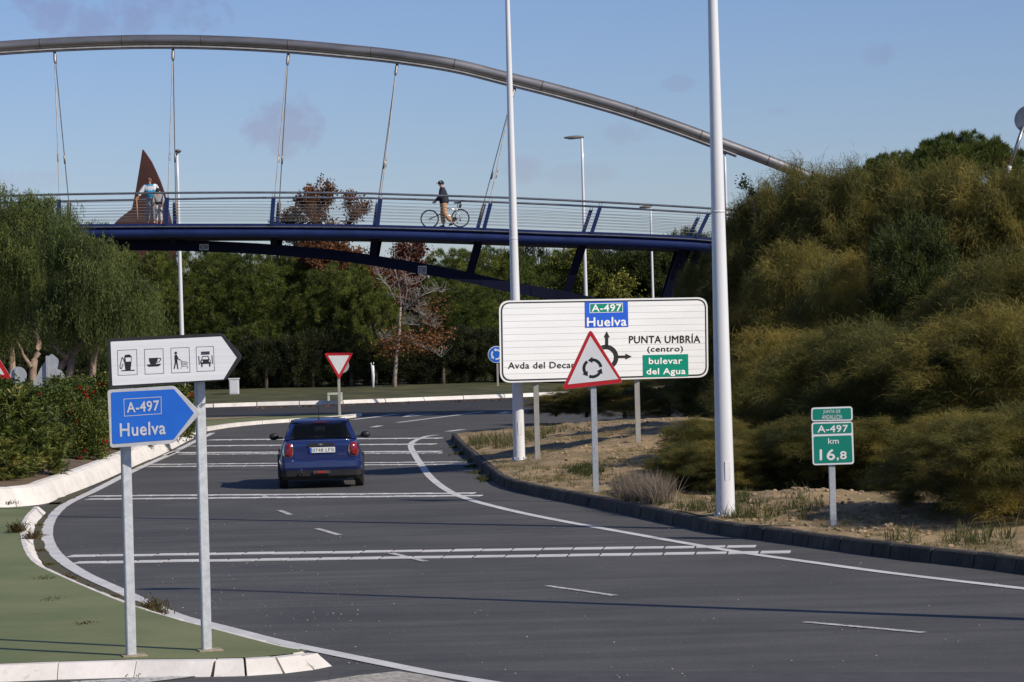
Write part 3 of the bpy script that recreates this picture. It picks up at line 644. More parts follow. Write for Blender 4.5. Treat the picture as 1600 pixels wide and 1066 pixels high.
# ---- warning triangle
Yt = 53.0; Pt = plane(Yt); x = at(931, 757, Yt+.08).x
wt = empty('roundabout_warning_sign', (x, Yt, vz(x, Yt)), label='red bordered white warning triangle with three circling black arrows in front of the large panel', cat='road sign')
V3 = [(922.3, 513.5), (974.5, 598.2), (877.5, 609.2)]
tri = rounded(V3, 8, 6); plate(tri, Pt, .035, 'sign_plate', grey_back, wt)
sheet(inset(tri, .4), .004, 'red_border', red_p, wt, Pt)
sheet([(922.4, 525.0), (966.2, 592.4), (887.2, 600.8)], .008, 'white_field', white_p, wt, Pt)
mb = MB(); cx, cy, rr = 925.8, 575.5, 13.3
for a0, a1 in ((8, 92), (128, 212), (248, 332)):
    stroke([(cx+rr*math.cos(R(a)), cy-rr*math.sin(R(a))) for a in np.linspace(a0, a1, 9)], 4.4, .012, Pt, mb)
    e = R(a1); tx, ty = cx+rr*math.cos(e), cy-rr*math.sin(e); tg = Vector((-math.sin(e), -math.cos(e))); rd = Vector((math.cos(e), -math.sin(e))); q = Vector((tx, ty))
    mb.poly([Pt(*(q+rd*4.8-tg*.5), .013), Pt(*(q+tg*6.5-rd*.6), .013), Pt(*(q-rd*4.8-tg*.5), .013)])
mb.build('arrow_symbol', black_p, wt)
tag_post(Vector((at(931, 757, Yt+.08).x, Yt+.08, vz(x, Yt))), .11, .07, at(925, 530, Yt).z, parent=wt)
# ---- give way
Yy = 108.2; Py = plane(Yy); p0 = at(530.8, 648, Yy+.08)
gy = empty('give_way_sign', (p0.x, Yy, .1), label='red and white inverted triangle give way sign on the splitter island beyond the car', cat='road sign')
V3 = [(506.2, 551.6), (552.2, 550.8), (530.0, 593.5)]
plate(rounded(V3, 4), Py, .03, 'sign_plate', grey_back, gy); sheet(rounded(V3, 4), .006, 'red_border', red_p, gy, Py); sheet([(512.4, 556), (545.9, 555.5), (529.6, 585.4)], .012, 'white_field', white_p, gy, Py)
tag_post(Vector((p0.x, Yy+.07, .1)), .10, .08, at(530, 556, Yy).z, parent=gy, mt=MATS['pale steel post'])
ctr = Vector((533, 571)); plate([(ctr.x+12.5*math.cos(t), ctr.y+12.5*math.sin(t)) for t in np.linspace(0, 2*math.pi, 20, endpoint=False)], plane(Yy+.16), .02, 'rear_disc', grey_back, gy)
# ---- blue roundabout disc
Yb = 143.0; Pb = plane(Yb); p0 = at(778.3, 612, Yb)
bs = empty('roundabout_disc_sign', (p0.x, Yb, .35), label='round blue sign with circling white arrows beside the left edge of the large panel', cat='road sign')
cx, cy, rr = 775.5, 554, 13.2; circ = lambda r_, n=28: [(cx+r_*math.cos(t), cy+r_*math.sin(t)) for t in np.linspace(0, 2*math.pi, n, endpoint=False)]
plate(circ(rr), Pb, .03, 'sign_plate', grey_back, bs); sheet(circ(rr), .01, 'white_rim', white_p, bs, Pb); sheet(circ(rr-1.1), .02, 'blue_field', blue_p, bs, Pb)
mb = MB()
for a0, a1 in ((20, 95), (140, 215), (260, 335)):
    stroke([(cx+7.2*math.cos(R(a)), cy-7.2*math.sin(R(a))) for a in np.linspace(a0, a1, 7)], 2.4, .03, Pb, mb)
    e = R(a1); q = Vector((cx+7.2*math.cos(e), cy-7.2*math.sin(e))); tg = Vector((-math.sin(e), -math.cos(e))); rd = Vector((math.cos(e), -math.sin(e)))
    mb.poly([Pb(*(q+rd*2.8-tg*.3), .034), Pb(*(q+tg*3.6), .034), Pb(*(q-rd*2.8-tg*.3), .034)])
mb.build('arrow_symbol', white_p, bs)
tag_post(Vector((p0.x, Yb+.08, .35)), .10, .08, at(776, 560, Yb).z, parent=bs, mt=MATS['pale steel post'])
# ---- kilometre post
Yk = 42.3; Pk = plane(Yk); p0 = at(1302, 822, Yk+.06)
km = empty('kilometre_sign', (p0.x, Yk, vz(p0.x, Yk)), label='green kilometre 16,8 marker sign on a grey post before the shrubs', cat='road sign')
A1 = [(1267.8, 637.2), (1331.8, 635.2), (1332.6, 657.2), (1268, 658.6)]; A2 = [(1268, 660.4), (1332.4, 658.6), (1334.6, 725.2), (1270, 727.2)]
plate(rounded(A1, 4.5), Pk, .03, 'upper_plate', white_p, km); plate(rounded(A2, 5), Pk, .03, 'lower_plate', white_p, km)
sheet(rounded(inset(A1, 2.3), 2.5), .004, 'green_field', green_p, km, Pk)
sheet(rounded([(1270.8, 662.6), (1330.2, 660.8), (1330.8, 676.6), (1271.2, 678.6)], 2), .004, 'green_field', green_p, km, Pk)
sheet(rounded([(1271.4, 682.2), (1330.6, 680.2), (1332.2, 722.2), (1272.6, 724.4)], 2.5), .004, 'green_field', green_p, km, Pk)
for s, l, t, r, b, bo in [('JUNTA DE', 1286.3, 640.8, 1313, 647.2, .0), ('ANDALUCIA', 1284.3, 648.6, 1316, 655.2, .0), ('A-497', 1277.4, 665.2, 1324.6, 676.0, .02), ('km', 1293.8, 685.0, 1310.4, 693.6, .015), ('16', 1281, 702.8, 1304.4, 719.2, .02), (',8', 1307.4, 705.6, 1322.6, 719.6, .02)]:
    box_text(s, l, t, r, b, .02, 'lettering', wl, km, Pk, .007, bold=bo)
tag_post(Vector((p0.x, Yk+.06, vz(p0.x, Yk))), .095, .06, at(1300, 640, Yk).z, parent=km)
# ---- front arrow signs
Yw = 28.2
def Z3(x, y): return (150+x/4.844, 500+y/4.844)
P1 = at(205, 1025, Yw+.14); P2 = at(323, 1015.5, Yw+.45)
Pw = vplane(170, Yw, 375, Yw+.22)
ws = empty('services_arrow_sign', (P2.x, P2.y, ZI), label='white arrow sign with black frame and fuel, cafe, shopping and car wash symbols', cat='road sign')
OW = [Z3(84, 142), Z3(950, 99), Z3(1110, 277), Z3(982, 456), Z3(100, 523)]; IW = [Z3(110, 165), Z3(948, 125), Z3(1065, 286), Z3(965, 450), Z3(124, 497)]
plate(rounded(OW, [5, 5, 6, 5, 5]), Pw, .045, 'sign_frame', mat('black frame', (.015, .015, .016), .5, var=.3, vscale=20), ws)
sheet(rounded(IW, [2, 1, 1, 1, 2]), .003, 'white_field', mat('ribbed white film', (.72, .73, .75), .35, col2=(.64, .65, .67), vscale=.5, stretch=(.3, 1, 60)), ws, Pw)
def zs(pts): return [Z3(*p) for p in pts]
for bx in ([(163, 230), (308, 224), (313, 414), (168, 420)], [(367, 222), (508, 217), (513, 405), (372, 411)], [(567, 213), (705, 208), (712, 396), (573, 402)], [(758, 205), (889, 200), (898, 384), (765, 390)]):
    mb = MB(); stroke(zs(bx), .5, .006, Pw, mb, closed=True); mb.build('symbol_frame', black_p, ws)
def zc(x, y, r, n=14): return zs([(x+r*math.cos(t), y+r*math.sin(t)) for t in np.linspace(0, 2*math.pi, n, endpoint=False)])
mb = MB()
for pl in ([(215, 275), (270, 273), (268, 325), (262, 378), (224, 380), (216, 325)], [(221, 264), (260, 262), (262, 274), (219, 276)], [(192, 381), (293, 377), (293, 384), (192, 388)]):
    mb.poly([Pw(*q, .006) for q in zs(pl)])
stroke(zs([(216, 318), (207, 292), (198, 283), (194, 300), (182, 350), (185, 367), (194, 368), (206, 330)]), 1.0, .006, Pw, mb)
mb.build('fuel_symbol', black_p, ws); sheet(zs([(223, 286), (263, 284), (264, 314), (226, 317)]), .009, 'pump_window', white_p, ws, Pw)
mb = MB(); mb.poly([Pw(*q, .006) for q in zs([(401, 289), (468, 286), (466, 308), (454, 332), (414, 335), (404, 312)])])
mb.poly([Pw(*q, .006) for q in zs([(384, 338), (493, 331), (484, 345), (470, 351), (398, 354)])])
stroke(zs([(466, 292), (486, 289), (491, 299), (480, 316), (462, 322)]), 1.1, .006, Pw, mb); mb.build('cup_symbol', black_p, ws)
mb = MB(); mb.poly([Pw(*q, .006) for q in zc(604, 250, 10)]); mb.poly([Pw(*q, .006) for q in zs([(597, 264), (612, 263), (618, 282), (616, 318), (598, 320), (594, 282)])])
mb.poly([Pw(*q, .006) for q in zs([(598, 318), (608, 318), (596, 370), (588, 371)])]); mb.poly([Pw(*q, .006) for q in zs([(607, 318), (617, 317), (624, 372), (617, 373)])])
stroke(zs([(612, 272), (624, 296), (638, 303)]), 1.1, .006, Pw, mb); stroke(zs([(634, 302), (644, 306), (652, 352), (694, 348), (692, 368)]), .55, .006, Pw, mb); stroke(zs([(644, 312), (692, 318), (690, 336), (650, 340)]), .45, .006, Pw, mb)
for xx in (656, 668, 680): stroke(zs([(xx, 314), (xx+1, 339)]), .3, .006, Pw, mb)
stroke(zs([(648, 326), (691, 327)]), .3, .006, Pw, mb); stroke(zs([(646, 352), (644, 370)]), .5, .006, Pw, mb); mb.build('shopping_symbol', black_p, ws)
mb = MB(); 
for yy in range(0, 25, 5): stroke(zs([(795, 242+yy), (861, 239+yy)]), .62, .006, Pw, mb)
mb.poly([Pw(*q, .006) for q in zs([(790, 309), (802, 299), (855, 297), (868, 305), (870, 330), (792, 334)])]); stroke(zs([(800, 300), (808, 276), (848, 274), (857, 298)]), 1.0, .006, Pw, mb)
mb.poly([Pw(*q, .006) for q in zs([(797, 334), (807, 334), (807, 356), (798, 356)])]); mb.poly([Pw(*q, .006) for q in zs([(856, 331), (866, 331), (867, 352), (857, 353)])])
for xx, yy in ((778, 272), (878, 267)): stroke(zs([(xx, yy), (xx+5, yy+66)]), 1.1, .006, Pw, mb)
mb.build('car_wash_symbol', black_p, ws)
for xx in (803, 859): sheet(zc(xx, 315 if xx < 810 else 312, 6), .009, 'headlamp_dot', white_p, ws, Pw)
Pz = plane(Yw-.01)
hs = empty('blue_arrow_sign', (P1.x, P1.y, ZI), label='blue arrow sign reading A-497 Huelva below the white services sign', cat='road sign')
OB = [Z3(88, 532), Z3(583, 499), Z3(606, 512), Z3(783, 690), Z3(783, 716), Z3(588, 921), Z3(566, 938), Z3(112, 966)]; IB = [Z3(114, 549), Z3(590, 524), Z3(742, 704), Z3(588, 905), Z3(124, 940)]
Pb2 = plane(Yw-.05)
plate(rounded([Z3(86, 530), Z3(588, 498), Z3(794, 704), Z3(580, 936), Z3(108, 968)], [5, 5, 6, 5, 5]), Pb2, .045, 'sign_frame', mat('chipped white frame', (.60, .61, .63), .45, col2=(.50, .50, .51), vscale=9), hs)
sheet(rounded(IB, [3, 1.5, 1, 1.5, 3]), .003, 'blue_field', mat('bright blue film', (.018, .14, .62), .38, col2=(.022, .16, .66), vscale=1.5), hs, Pb2)
wl2 = mat('aged white lettering', (.60, .63, .70), .4, var=.08, vscale=12)
mb = MB(); stroke(zs([(210, 600), (492, 583), (494, 710), (215, 729)]), .9, .006, Pb2, mb, closed=True); mb.build('number_frame', wl2, hs)
quad_text('A-497', zs([(232, 626), (474, 610), (476, 686), (235, 702)]), 'lettering', wl2, hs, Pb2, .006, bold=.018)
quad_text('Huelva', zs([(180, 786), (524, 768), (526, 863), (183, 884)]), 'lettering', wl2, hs, Pb2, .006, bold=.018)
tag_post(Vector((P1.x, P1.y, ZI)), .095, .06, at(200, 530, Yw).z, parent=hs, rz=R(28))
tag_post(Vector((P2.x, P2.y, ZI)), .095, .06, at(315, 530, Yw+.45).z, parent=ws, rz=R(28))
for P_, par in ((P1, hs), (P2, ws)): MB().box((P_.x+.03, P_.y-.02, ZI+.006), (.24, .22, .012), Matrix.Rotation(.3, 3, 'Z')).build('mortar_patch', mat('mortar', (.30, .25, .18), .9, var=.3, vscale=20), par)
# bolts on the post of the services sign
for dx in (-.018, .02): MB().tube([at(318+dx*100, 631, P2.y-.03)+Vector((0, -.03, 0)), at(318+dx*100, 631, P2.y-.03)+Vector((0, .01, 0))], .006, 8).build('bolt_hole', black_p, ws)
# ---- warning triangle cut by the left edge, and three sign backs in the shrubs
Yl = 76.0; Pl = plane(Yl); b0 = at(-8, 700, Yl)
ls = empty('edge_warning_sign', (b0.x, Yl, .4), label='red bordered triangle sign cut off by the left edge above the hedge', cat='road sign')
V3 = [(-8, 549), (18.5, 592.5), (-36, 594.5)]; plate(rounded(V3, 5), Pl, .03, 'sign_plate', grey_back, ls); sheet(rounded(V3, 5), .006, 'red_border', red_p, ls, Pl); sheet([(-8, 562), (6.8, 585.5), (-25, 587)], .012, 'white_field', white_p, ls, Pl)
tag_post(Vector((b0.x, Yl+.07, .4)), .09, .06, at(-8, 560, Yl).z, parent=ls)
Yg = 86.0; Pg = plane(Yg)
b0 = at(28, 700, Yg); g1 = empty('sign_back', (b0.x, Yg, .4), label='grey back of a round sign above the left hedge', cat='road sign')
plate([(28.5+13.2*math.cos(t), 587+14*math.sin(t)) for t in np.linspace(0, 2*math.pi, 24, endpoint=False)], Pg, .02, 'sign_plate', grey_back, g1); tag_post(Vector((b0.x, Yg-.05, .4)), .06, .05, at(28, 576, Yg).z, parent=g1)
b0 = at(78, 700, Yg); g2 = empty('sign_back', (b0.x, Yg, .4), label='grey back of a triangular sign over a round one beside the pepper tree trunk', cat='road sign')
plate(rounded([(80, 552), (92, 562), (86, 604), (49, 606), (64, 574)], 4), Pg, .02, 'triangular_plate', grey_back, g2)
plate([(89+12*math.cos(t), 590+13*math.sin(t)) for t in np.linspace(0, 2*math.pi, 20, endpoint=False)], plane(Yg+.03), .02, 'round_plate', grey_back, g2); tag_post(Vector((b0.x, Yg-.06, .4)), .09, .06, at(78, 556, Yg).z, parent=g2)
# ================================================================ LAMP POSTS
pole_w = mat('white enamel pole', (.66, .665, .68), .35, var=.05, vscale=1.5, coat=.3, stretch=(1, 1, .2))
grime(pole_w, (.40, .38, .35), .60, .80, 1.2, (3, 3, .3), .35)
lamp_g = mat('lamp housing', (.13, .12, .11), .6, var=.15)
glass_l = mat('lamp glass', (.45, .45, .42), .2)
def lamp(x, y, z, h, r0_, r1_, label, dirx=-1.0, diry=0.0, group=None, hl=.75, n=20):
    o = empty('lamp_post', (x, y, z), label=label, cat='lamp post', group=group or 'white street lamp posts')
    hs_ = [-.1, .02, .6, 1.6, h*.3, h*.5, h*.7, h*.88, h]; MB().tube([Vector((x, y, z+a)) for a in hs_], [r0_-(r0_-r1_)*max(0, a)/h for a in hs_], n).build('pole', pole_w, o)
    MB().tube([Vector((x, y, z-.05)), Vector((x, y, z+.03))], r0_*1.25, n).build('base_flange', galv, o)
    if r0_ > .13:
        rz_ = r0_-(r0_-r1_)*.7/h; MB().box((x+rz_*.25, y-rz_*.93, z+.72), (.10, .016, .30), Matrix.Rotation(.25, 3, 'Z')).build('access_door', mat('pole access door', (.64, .645, .66), .45, var=.1), o, bevel=.006)
        for a_ in range(8): MB().tube([Vector((x+r0_*1.12*math.cos(a_*.785), y+r0_*1.12*math.sin(a_*.785), z+.02)), Vector((x+r0_*1.12*math.cos(a_*.785), y+r0_*1.12*math.sin(a_*.785), z+.06))], .014, 6).build('bolt', galv, o)
        MB().tube([Vector((x, y, z+h*.42)), Vector((x, y, z+h*.42+.03))], r0_-(r0_-r1_)*.42+.004, n).build('joint_ring', pole_w, o)
    d = Vector((dirx, diry, 0)).normalized(); s_ = Vector((-d.y, d.x, 0)); rings = []
    for t, wv, up, dn in [(-.12, .05, .05, .04), (.0, .08, .07, .05), (.25, .13, .09, .06), (.6, .15, .08, .07), (.9, .12, .04, .05), (1.0, .05, .01, .02)]:
        c_ = Vector((x, y, z+h+.02)) + d*(t*hl); rings.append([c_+s_*wv*math.cos(a)+Vector((0, 0, (up if math.sin(a) > 0 else dn)*math.sin(a))) for a in np.linspace(0, 2*math.pi, 12, endpoint=False)])
    MB().loft(rings, smooth=True).build('lamp_head', lamp_g, o)
    c_ = Vector((x, y, z+h-.045)) + d*(.55*hl); MB().box(c_, (.36*hl, .16, .03), Matrix.Rotation(math.atan2(d.y, d.x), 3, 'Z')).build('lamp_glass', glass_l, o)
    return o
p = at(1134, 798, 45.3); lamp(p.x, p.y, vz(p.x, p.y), 11.5, .152, .05, 'thick white lamp post rising out of the frame right of the large panel', -.9, .3, n=28)
p = at(811.5, 718, 65.0); lamp(p.x, p.y, vz(p.x, p.y), 12.0, .137, .04, 'white lamp post standing before the left end of the large panel', -.9, .3, n=28)
lamp(7.3, 29.6, .25, 9.4, .14, .05, 'white lamp post outside the right edge whose shadow crosses the road', -.95, .2)
for u, v, uh, vh, Y, dx, hl, lab, rr in [(286, 610, 276.5, 238, 118, -.1, .55, 'thin white lamp post behind the left end of the footbridge', .11), (917, 600, 909, 215.5, 125, -1, .80, 'white lamp post with long drooping head right of the cyclist', .10),
                         (1021, 600, 1016.5, 324, 160, -1, .65, 'distant white lamp post seen through the right part of the railing', .10), (1142, 600, 1132.5, 240, 127, 1, .7, 'thin white lamp post hidden beside the thick right pole', .09)]:
    b = at(u, v, Y); t = at(uh, vh, Y); z0 = .4; xx = t.x
    lamp(xx, Y, z0, t.z-z0, rr, .05, lab, dx if abs(dx) > .5 else .25, -.1 if abs(dx) > .5 else -1, hl=hl, n=14)
# ---- round disc on an inclined tube at the right edge
dk = empty('disc_mast', (0, 0, 0), label='round steel disc on a leaning tube above the shrubs at the right edge', cat='mast')
Yd = 92; a = at(1599, 198, Yd); b = at(1578, 260, Yd); dd = (b-a); e = a+dd*((a.z-.3)/(-dd.z)); dk.location = (e.x, Yd, .3)
MB().tube([a, b], .062, 12).build('tube', rail_m, dk); MB().tube([b, b+dd*.12], .075, 12).build('collar', wl, dk); MB().tube([b+dd*.12, e], .07, 10).build('tube', rail_m, dk)
c = at(1607, 186, Yd); nrm = Vector((-.45, -.85, .25)).normalized(); mb = MB(); mb.tube([c-nrm*.04, c+nrm*.04], .46, 32, smooth=False); mb.build('disc', mat('brushed disc', (.30, .31, .32), .45, metal=.6, col2=(.18, .19, .20), vscale=3), dk)
# ---- rusty fin sculpture
sc_pts = [(222.5, 233.5), (228, 241), (236, 253), (243, 268), (249.5, 283), (254.5, 297), (258.5, 311), (262, 326), (267.5, 349), (272, 380), (276, 420), (280, 600), (120, 600), (128, 420), (150, 378), (179, 349), (186, 342), (192, 337), (206, 326.5), (209, 312), (212, 298), (218, 262)]
Ys = 176; rust = mat('dark rusted steel', (.034, .010, .008), .75, col2=(.065, .020, .013), vscale=.9, bump=.2)
b0 = at(200, 600, Ys); fin = empty('fin_sculpture', (b0.x, Ys, .45), label='tall dark rust coloured pointed fin sculpture rising behind the bridge left end', cat='sculpture')
mb = MB(); mb.prism([at(u, v, Ys) for u, v in sc_pts], (.03, .35, 0)); mb.build('fin', rust, fin)
# rivets/horizontal seams
for v in (330, 305): MB().box(at(238 if v > 310 else 234, v, Ys-.012), (1.9 if v > 310 else 1.6, .012, .03)).build('seam', rust, fin)
# ---- small things on the lawn
b0 = at(366, 608, 140); cb = empty('utility_cabinet', (b0.x, 140, .4), label='small white utility cabinet on the lawn right of the services sign', cat='cabinet')
MB().box((b0.x, 140, .4+.34), (.46, .4, .72)).build('body', white_p, cb, bevel=.01); MB().box((b0.x, 140, .4+.74), (.52, .46, .06)).build('lid', white_p, cb); MB().box((b0.x, 139.79, .4+.34), (.38, .012, .6)).build('door', mat('cabinet door', (.62, .63, .66), .5), cb)
b0 = at(583, 611, 143.5); pl = empty('white_bollard', (b0.x, 143.5, .4), label='tall white tapering post with forked top among the trees', cat='post')
zz = at(583, 567, 143.5).z; MB().tube([Vector((b0.x, 143.5, .3)), Vector((b0.x+.02, 143.5, 1.1)), Vector((b0.x, 143.5, zz-.12))], [.05, .085, .085], 8).build('shaft', white_p, pl)
for dx in (-.06, .05): MB().tube([Vector((b0.x+dx, 143.5, zz-.15)), Vector((b0.x+dx*1.2, 143.5, zz+.02*(dx > 0)))], .022, 6).build('prong', white_p, pl)
b0 = at(523.5, 626, 130.5); bn = empty('low_bench', (b0.x, 130.5, .17), label='low pale cream bench frame by the roundabout kerb behind the give way sign', cat='bench')
pc = mat('cream concrete', (.50, .52, .42), .8, var=.1)
MB().box((b0.x, 130.5, .48), (.66, .4, .09)).build('seat', pc, bn)
for dx in (-.28, .28): MB().box((b0.x+dx, 130.5, .3), (.10, .36, .27)).build('leg', pc, bn)
# utility pole bits at the far right
b0 = at(1584, 430, 150); up_ = empty('wooden_post', (b0.x, 150, 1.0), label='brown wooden post with a pale cap seen between shrubs at the right edge', cat='post')
MB().tube([Vector((b0.x, 150, 1.0)), at(1584, 356, 150)], .09, 8).build('post', mat('old wood', (.16, .09, .06), .8, var=.3), up_); MB().box(at(1585, 350, 150), (.35, .2, .16)).build('cap', white_p, up_)
# ================================================================ CAR
cobj = empty('blue_hatchback', (0, 0, 0), label='small blue hatchback driving away towards the roundabout', cat='car')
paint_b = mat('metallic blue car paint', (.016, .032, .140), .28, metal=.4, coat=1.0, var=.05)
plast = mat('black car plastic', (.014, .014, .016), .55, var=.15); glass_d = bpy.data.materials.new('tinted glass'); glass_d.use_nodes = True
t = glass_d.node_tree; b = t.nodes['Principled BSDF']; b.inputs['Base Color'].default_value = (.01, .012, .014, 1); b.inputs['Roughness'].default_value = .06
tr_ = t.nodes.new('ShaderNodeBsdfTransparent'); tr_.inputs[0].default_value = (.72, .76, .75, 1); mx = t.nodes.new('ShaderNodeMixShader'); mx.inputs[0].default_value = .72
t.links.new(b.outputs[0], mx.inputs[1]); t.links.new(tr_.outputs[0], mx.inputs[2]); t.links.new(mx.outputs[0], t.nodes['Material Output'].inputs[0])
rubber = mat('tyre rubber', (.018, .018, .018), .85); chrome = mat('chrome', (.65, .65, .66), .2, metal=1.0); red_l = mat('red lamp lens', (.20, .006, .009), .15, coat=1.0, var=.3, vscale=14)
def S_(y, w, zb, zt, tuck=.0):
    """cross-section of the lower body (x half profile mirrored), y = distance from the rear"""
    prof = [(0, zb), (w*.72, zb), (w*.90, zb+.05), (w*.975, zb+.16), (w, .52), (w*.995, .62), (w*.965, .74), (w*.92, .86), (w*.855, zt-.03), (w*.79, zt), (0, zt+.012)]
    L_ = [Vector((x, y, z)) for x, z in prof]; Rr = [Vector((-x, y, z)) for x, z in prof[-2:0:-1]]; return L_+Rr
body = MB()
secs = [S_(.02, .60, .33, .78), S_(.00, .70, .26, .90), S_(.03, .79, .22, .97), S_(.12, .845, .20, 1.01), S_(.30, .875, .19, 1.025), S_(.6, .885, .19, 1.03), S_(1.5, .88, .19, 1.0), S_(2.5, .88, .19, .97), S_(2.95, .88, .19, .95), S_(3.3, .865, .2, .87), S_(3.6, .82, .22, .80), S_(3.76, .72, .26, .72), S_(3.82, .58, .30, .66)]
body.loft(secs, smooth=True); bo_ = body.build('body', paint_b, cobj, local=True)
md = bo_.modifiers.new('sub', 'SUBSURF'); md.levels = 2; md.render_levels = 2
bpy.context.view_layer.update()
from mathutils.bvhtree import BVHTree
bvh = BVHTree.FromObject(bo_, bpy.context.evaluated_depsgraph_get())
def rear_y(x, z):
    h_ = bvh.ray_cast(Vector((x, -2, z)), Vector((0, 1, 0)))[0]; return h_.y if h_ else .3
def on_rear(cx, cz, rx, rz, pw, out, name, mt, dome=0.0, n=30):
    mb = MB(); rings = []
    for k_, kk_ in enumerate((1.0, .97, .6, .25)):
        r_ = []
        for a in np.linspace(0, 2*math.pi, n, endpoint=False):
            cc, ss = math.cos(a), math.sin(a); q_ = (abs(cc)**pw+abs(ss)**pw)**(-1/pw)*kk_; x, z = cx+rx*q_*cc, cz+rz*q_*ss
            r_.append(Vector((x, rear_y(x, z)-(out if k_ else -.02)-dome*(1-kk_), z)))
        rings.append(r_)
    mb.loft(rings, smooth=True); return mb.build(name, mt, cobj, local=True)
def pan(pts, name, mt, th=.012):
    mb = MB(); a, b_, c_ = [Vector(p) for p in pts[:3]]; n = (b_-a).cross(c_-a).normalized(); mb.prism(pts, n*th); return mb.build(name, mt, cobj, local=True)
# greenhouse: belt and roof corners
bw, tw = .74, .55
RB, RTp = (.17, 1.0), (.50, 1.375); FB, FT_ = (2.75, .965), (2.05, 1.395)
roof = MB(); rr_ = []
for y, z, w_ in [(.44, 1.365, tw+.01), (.50, 1.39, tw+.03), (.8, 1.415, tw+.045), (1.3, 1.425, tw+.045), (1.75, 1.415, tw+.04), (2.06, 1.395, tw+.02), (2.10, 1.375, tw)]:
    rr_.append([Vector((x*w_, y, z - .065*x*x*x*x - (.035 if abs(x) > .98 else 0))) for x in (-1, -.93, -.7, -.35, 0, .35, .7, .93, 1)] + [Vector((x*w_, y, z-.07)) for x in (1, .5, 0, -.5, -1)])
roof.loft(rr_, smooth=True).build('roof', paint_b, cobj, local=True)
for s in (-1, 1):
    P_ = lambda y, z, w_: Vector((s*w_, y, z))
    def pillar(a, b_, wy, wx=.05, mt=paint_b, name='pillar'):
        a, b_ = Vector(a), Vector(b_); Y_ = Vector((0, wy/2, 0)); X = Vector((wx/2, 0, 0)); mb = MB(); mb.loft([[a-X-Y_, a+X-Y_, a+X+Y_, a-X+Y_], [b_-X-Y_, b_+X-Y_, b_+X+Y_, b_-X+Y_]]); mb.build(name, mt, cobj, local=True)
    pillar(P_(.30, .99, .715), P_(.58, 1.35, .565), .24, .07)                 # C pillar
    pillar(P_(1.45, .98, .735), P_(1.40, 1.36, .58), .09, .05, plast)
    pillar(P_(2.72, .95, .725), P_(2.02, 1.36, .57), .10, .06)
    pan([P_(.42, 1.0, .725), P_(1.42, .99, .735), P_(1.38, 1.36, .58), P_(.66, 1.36, .575)], 'side_window', glass_d); pan([P_(1.48, .99, .735), P_(2.66, .96, .725), P_(2.04, 1.36, .58), P_(1.42, 1.36, .58)], 'side_window', glass_d)
    # tail lamp: chrome ring, red lens
    cx = s*.675; yy = .035
    on_rear(cx, .80, .112, .160, 3.2, .016, 'lamp_ring', chrome); on_rear(cx, .80, .093, .140, 3.2, .028, 'tail_lamp', red_l, .015)
    # mirror
    mb = MB(); rs = []
    for y, k in ((2.42, .3), (2.44, .85), (2.50, 1), (2.58, .8), (2.63, .3)): rs.append([Vector((s*(.98+.105*k*math.cos(a)), y, 1.0+.075*k*math.sin(a))) for a in np.linspace(0, 2*math.pi, 14, endpoint=False)])
    mb.loft(rs, smooth=True); mb.box(Vector((s*.86, 2.5, .965)), (.14, .05, .04)); mb.build('wing_mirror', plast, cobj, local=True)
    for y in (.66, 3.12):
        w_ = MB(); w_.tube([Vector((s*.70, y, .305)), Vector((s*.715, y, .305)), Vector((s*.86, y, .305)), Vector((s*.875, y, .305))], [.27, .305, .305, .28], 32); wo = w_.build('wheel', rubber, cobj, local=True)
        MB().tube([Vector((s*.872, y, .305)), Vector((s*.884, y, .305))], .2, 24).build('rim', mat('alloy', (.45, .45, .46), .3, metal=.8), wo, local=True)
        for k in range(5):
            a = k*2*math.pi/5; MB().box(Vector((s*.887, y+.1*math.cos(a), .305+.1*math.sin(a))), (.012, .2, .03), Matrix.Rotation(a, 3, 'X')).build('spoke', chrome, wo, local=True)
        ar = MB(); pts0 = [Vector((s*.80, y+.335*math.cos(a), .305+.335*math.sin(a))) for a in np.linspace(-.15, math.pi+.15, 14)]; pts1 = [Vector((s*.80, y+.40*math.cos(a), .305+.40*math.sin(a))) for a in np.linspace(-.15, math.pi+.15, 14)]
        for i in range(13): ar.prism([pts0[i], pts0[i+1], pts1[i+1], pts1[i]], (s*.095, 0, 0))
        bmesh.ops.remove_doubles(ar.bm, verts=ar.bm.verts, dist=.0001); ar.build('wheel_arch', plast, cobj, local=True)
# rear screen and windscreen
pan([(-.64, .155, 1.02), (.64, .155, 1.02), (.515, .46, 1.33), (-.515, .46, 1.33)], 'rear_window', glass_d)
pan([(-.70, 2.78, .975), (.70, 2.78, .975), (.54, 2.08, 1.375), (-.54, 2.08, 1.375)], 'windscreen', glass_d)
mb = MB()
for a, b_ in (((-.64, .15, 1.01), (-.515, .45, 1.34)), ((.64, .15, 1.01), (.515, .45, 1.34))):
    mb.prism([Vector(a), Vector((a[0]*1.14, .18, 1.01)), Vector((b_[0]*1.12, .49, 1.34)), Vector(b_)], (0, .02, 0))
mb.build('window_surround', paint_b, cobj, local=True)
mb = MB(); mb.loft([[Vector((x, .44-.02, z)) for x, z in ((-.57, 1.35), (.57, 1.35), (.55, 1.385), (-.55, 1.385))], [Vector((x, .56, z)) for x, z in ((-.57, 1.36), (.57, 1.36), (.55, 1.41), (-.55, 1.41))]]); mb.build('spoiler', paint_b, cobj, local=True, bevel=.008)
MB().box((0, .405, 1.352), (.30, .03, .018)).build('brake_light', mat('dark red', (.12, .005, .006), .3), cobj, local=True)
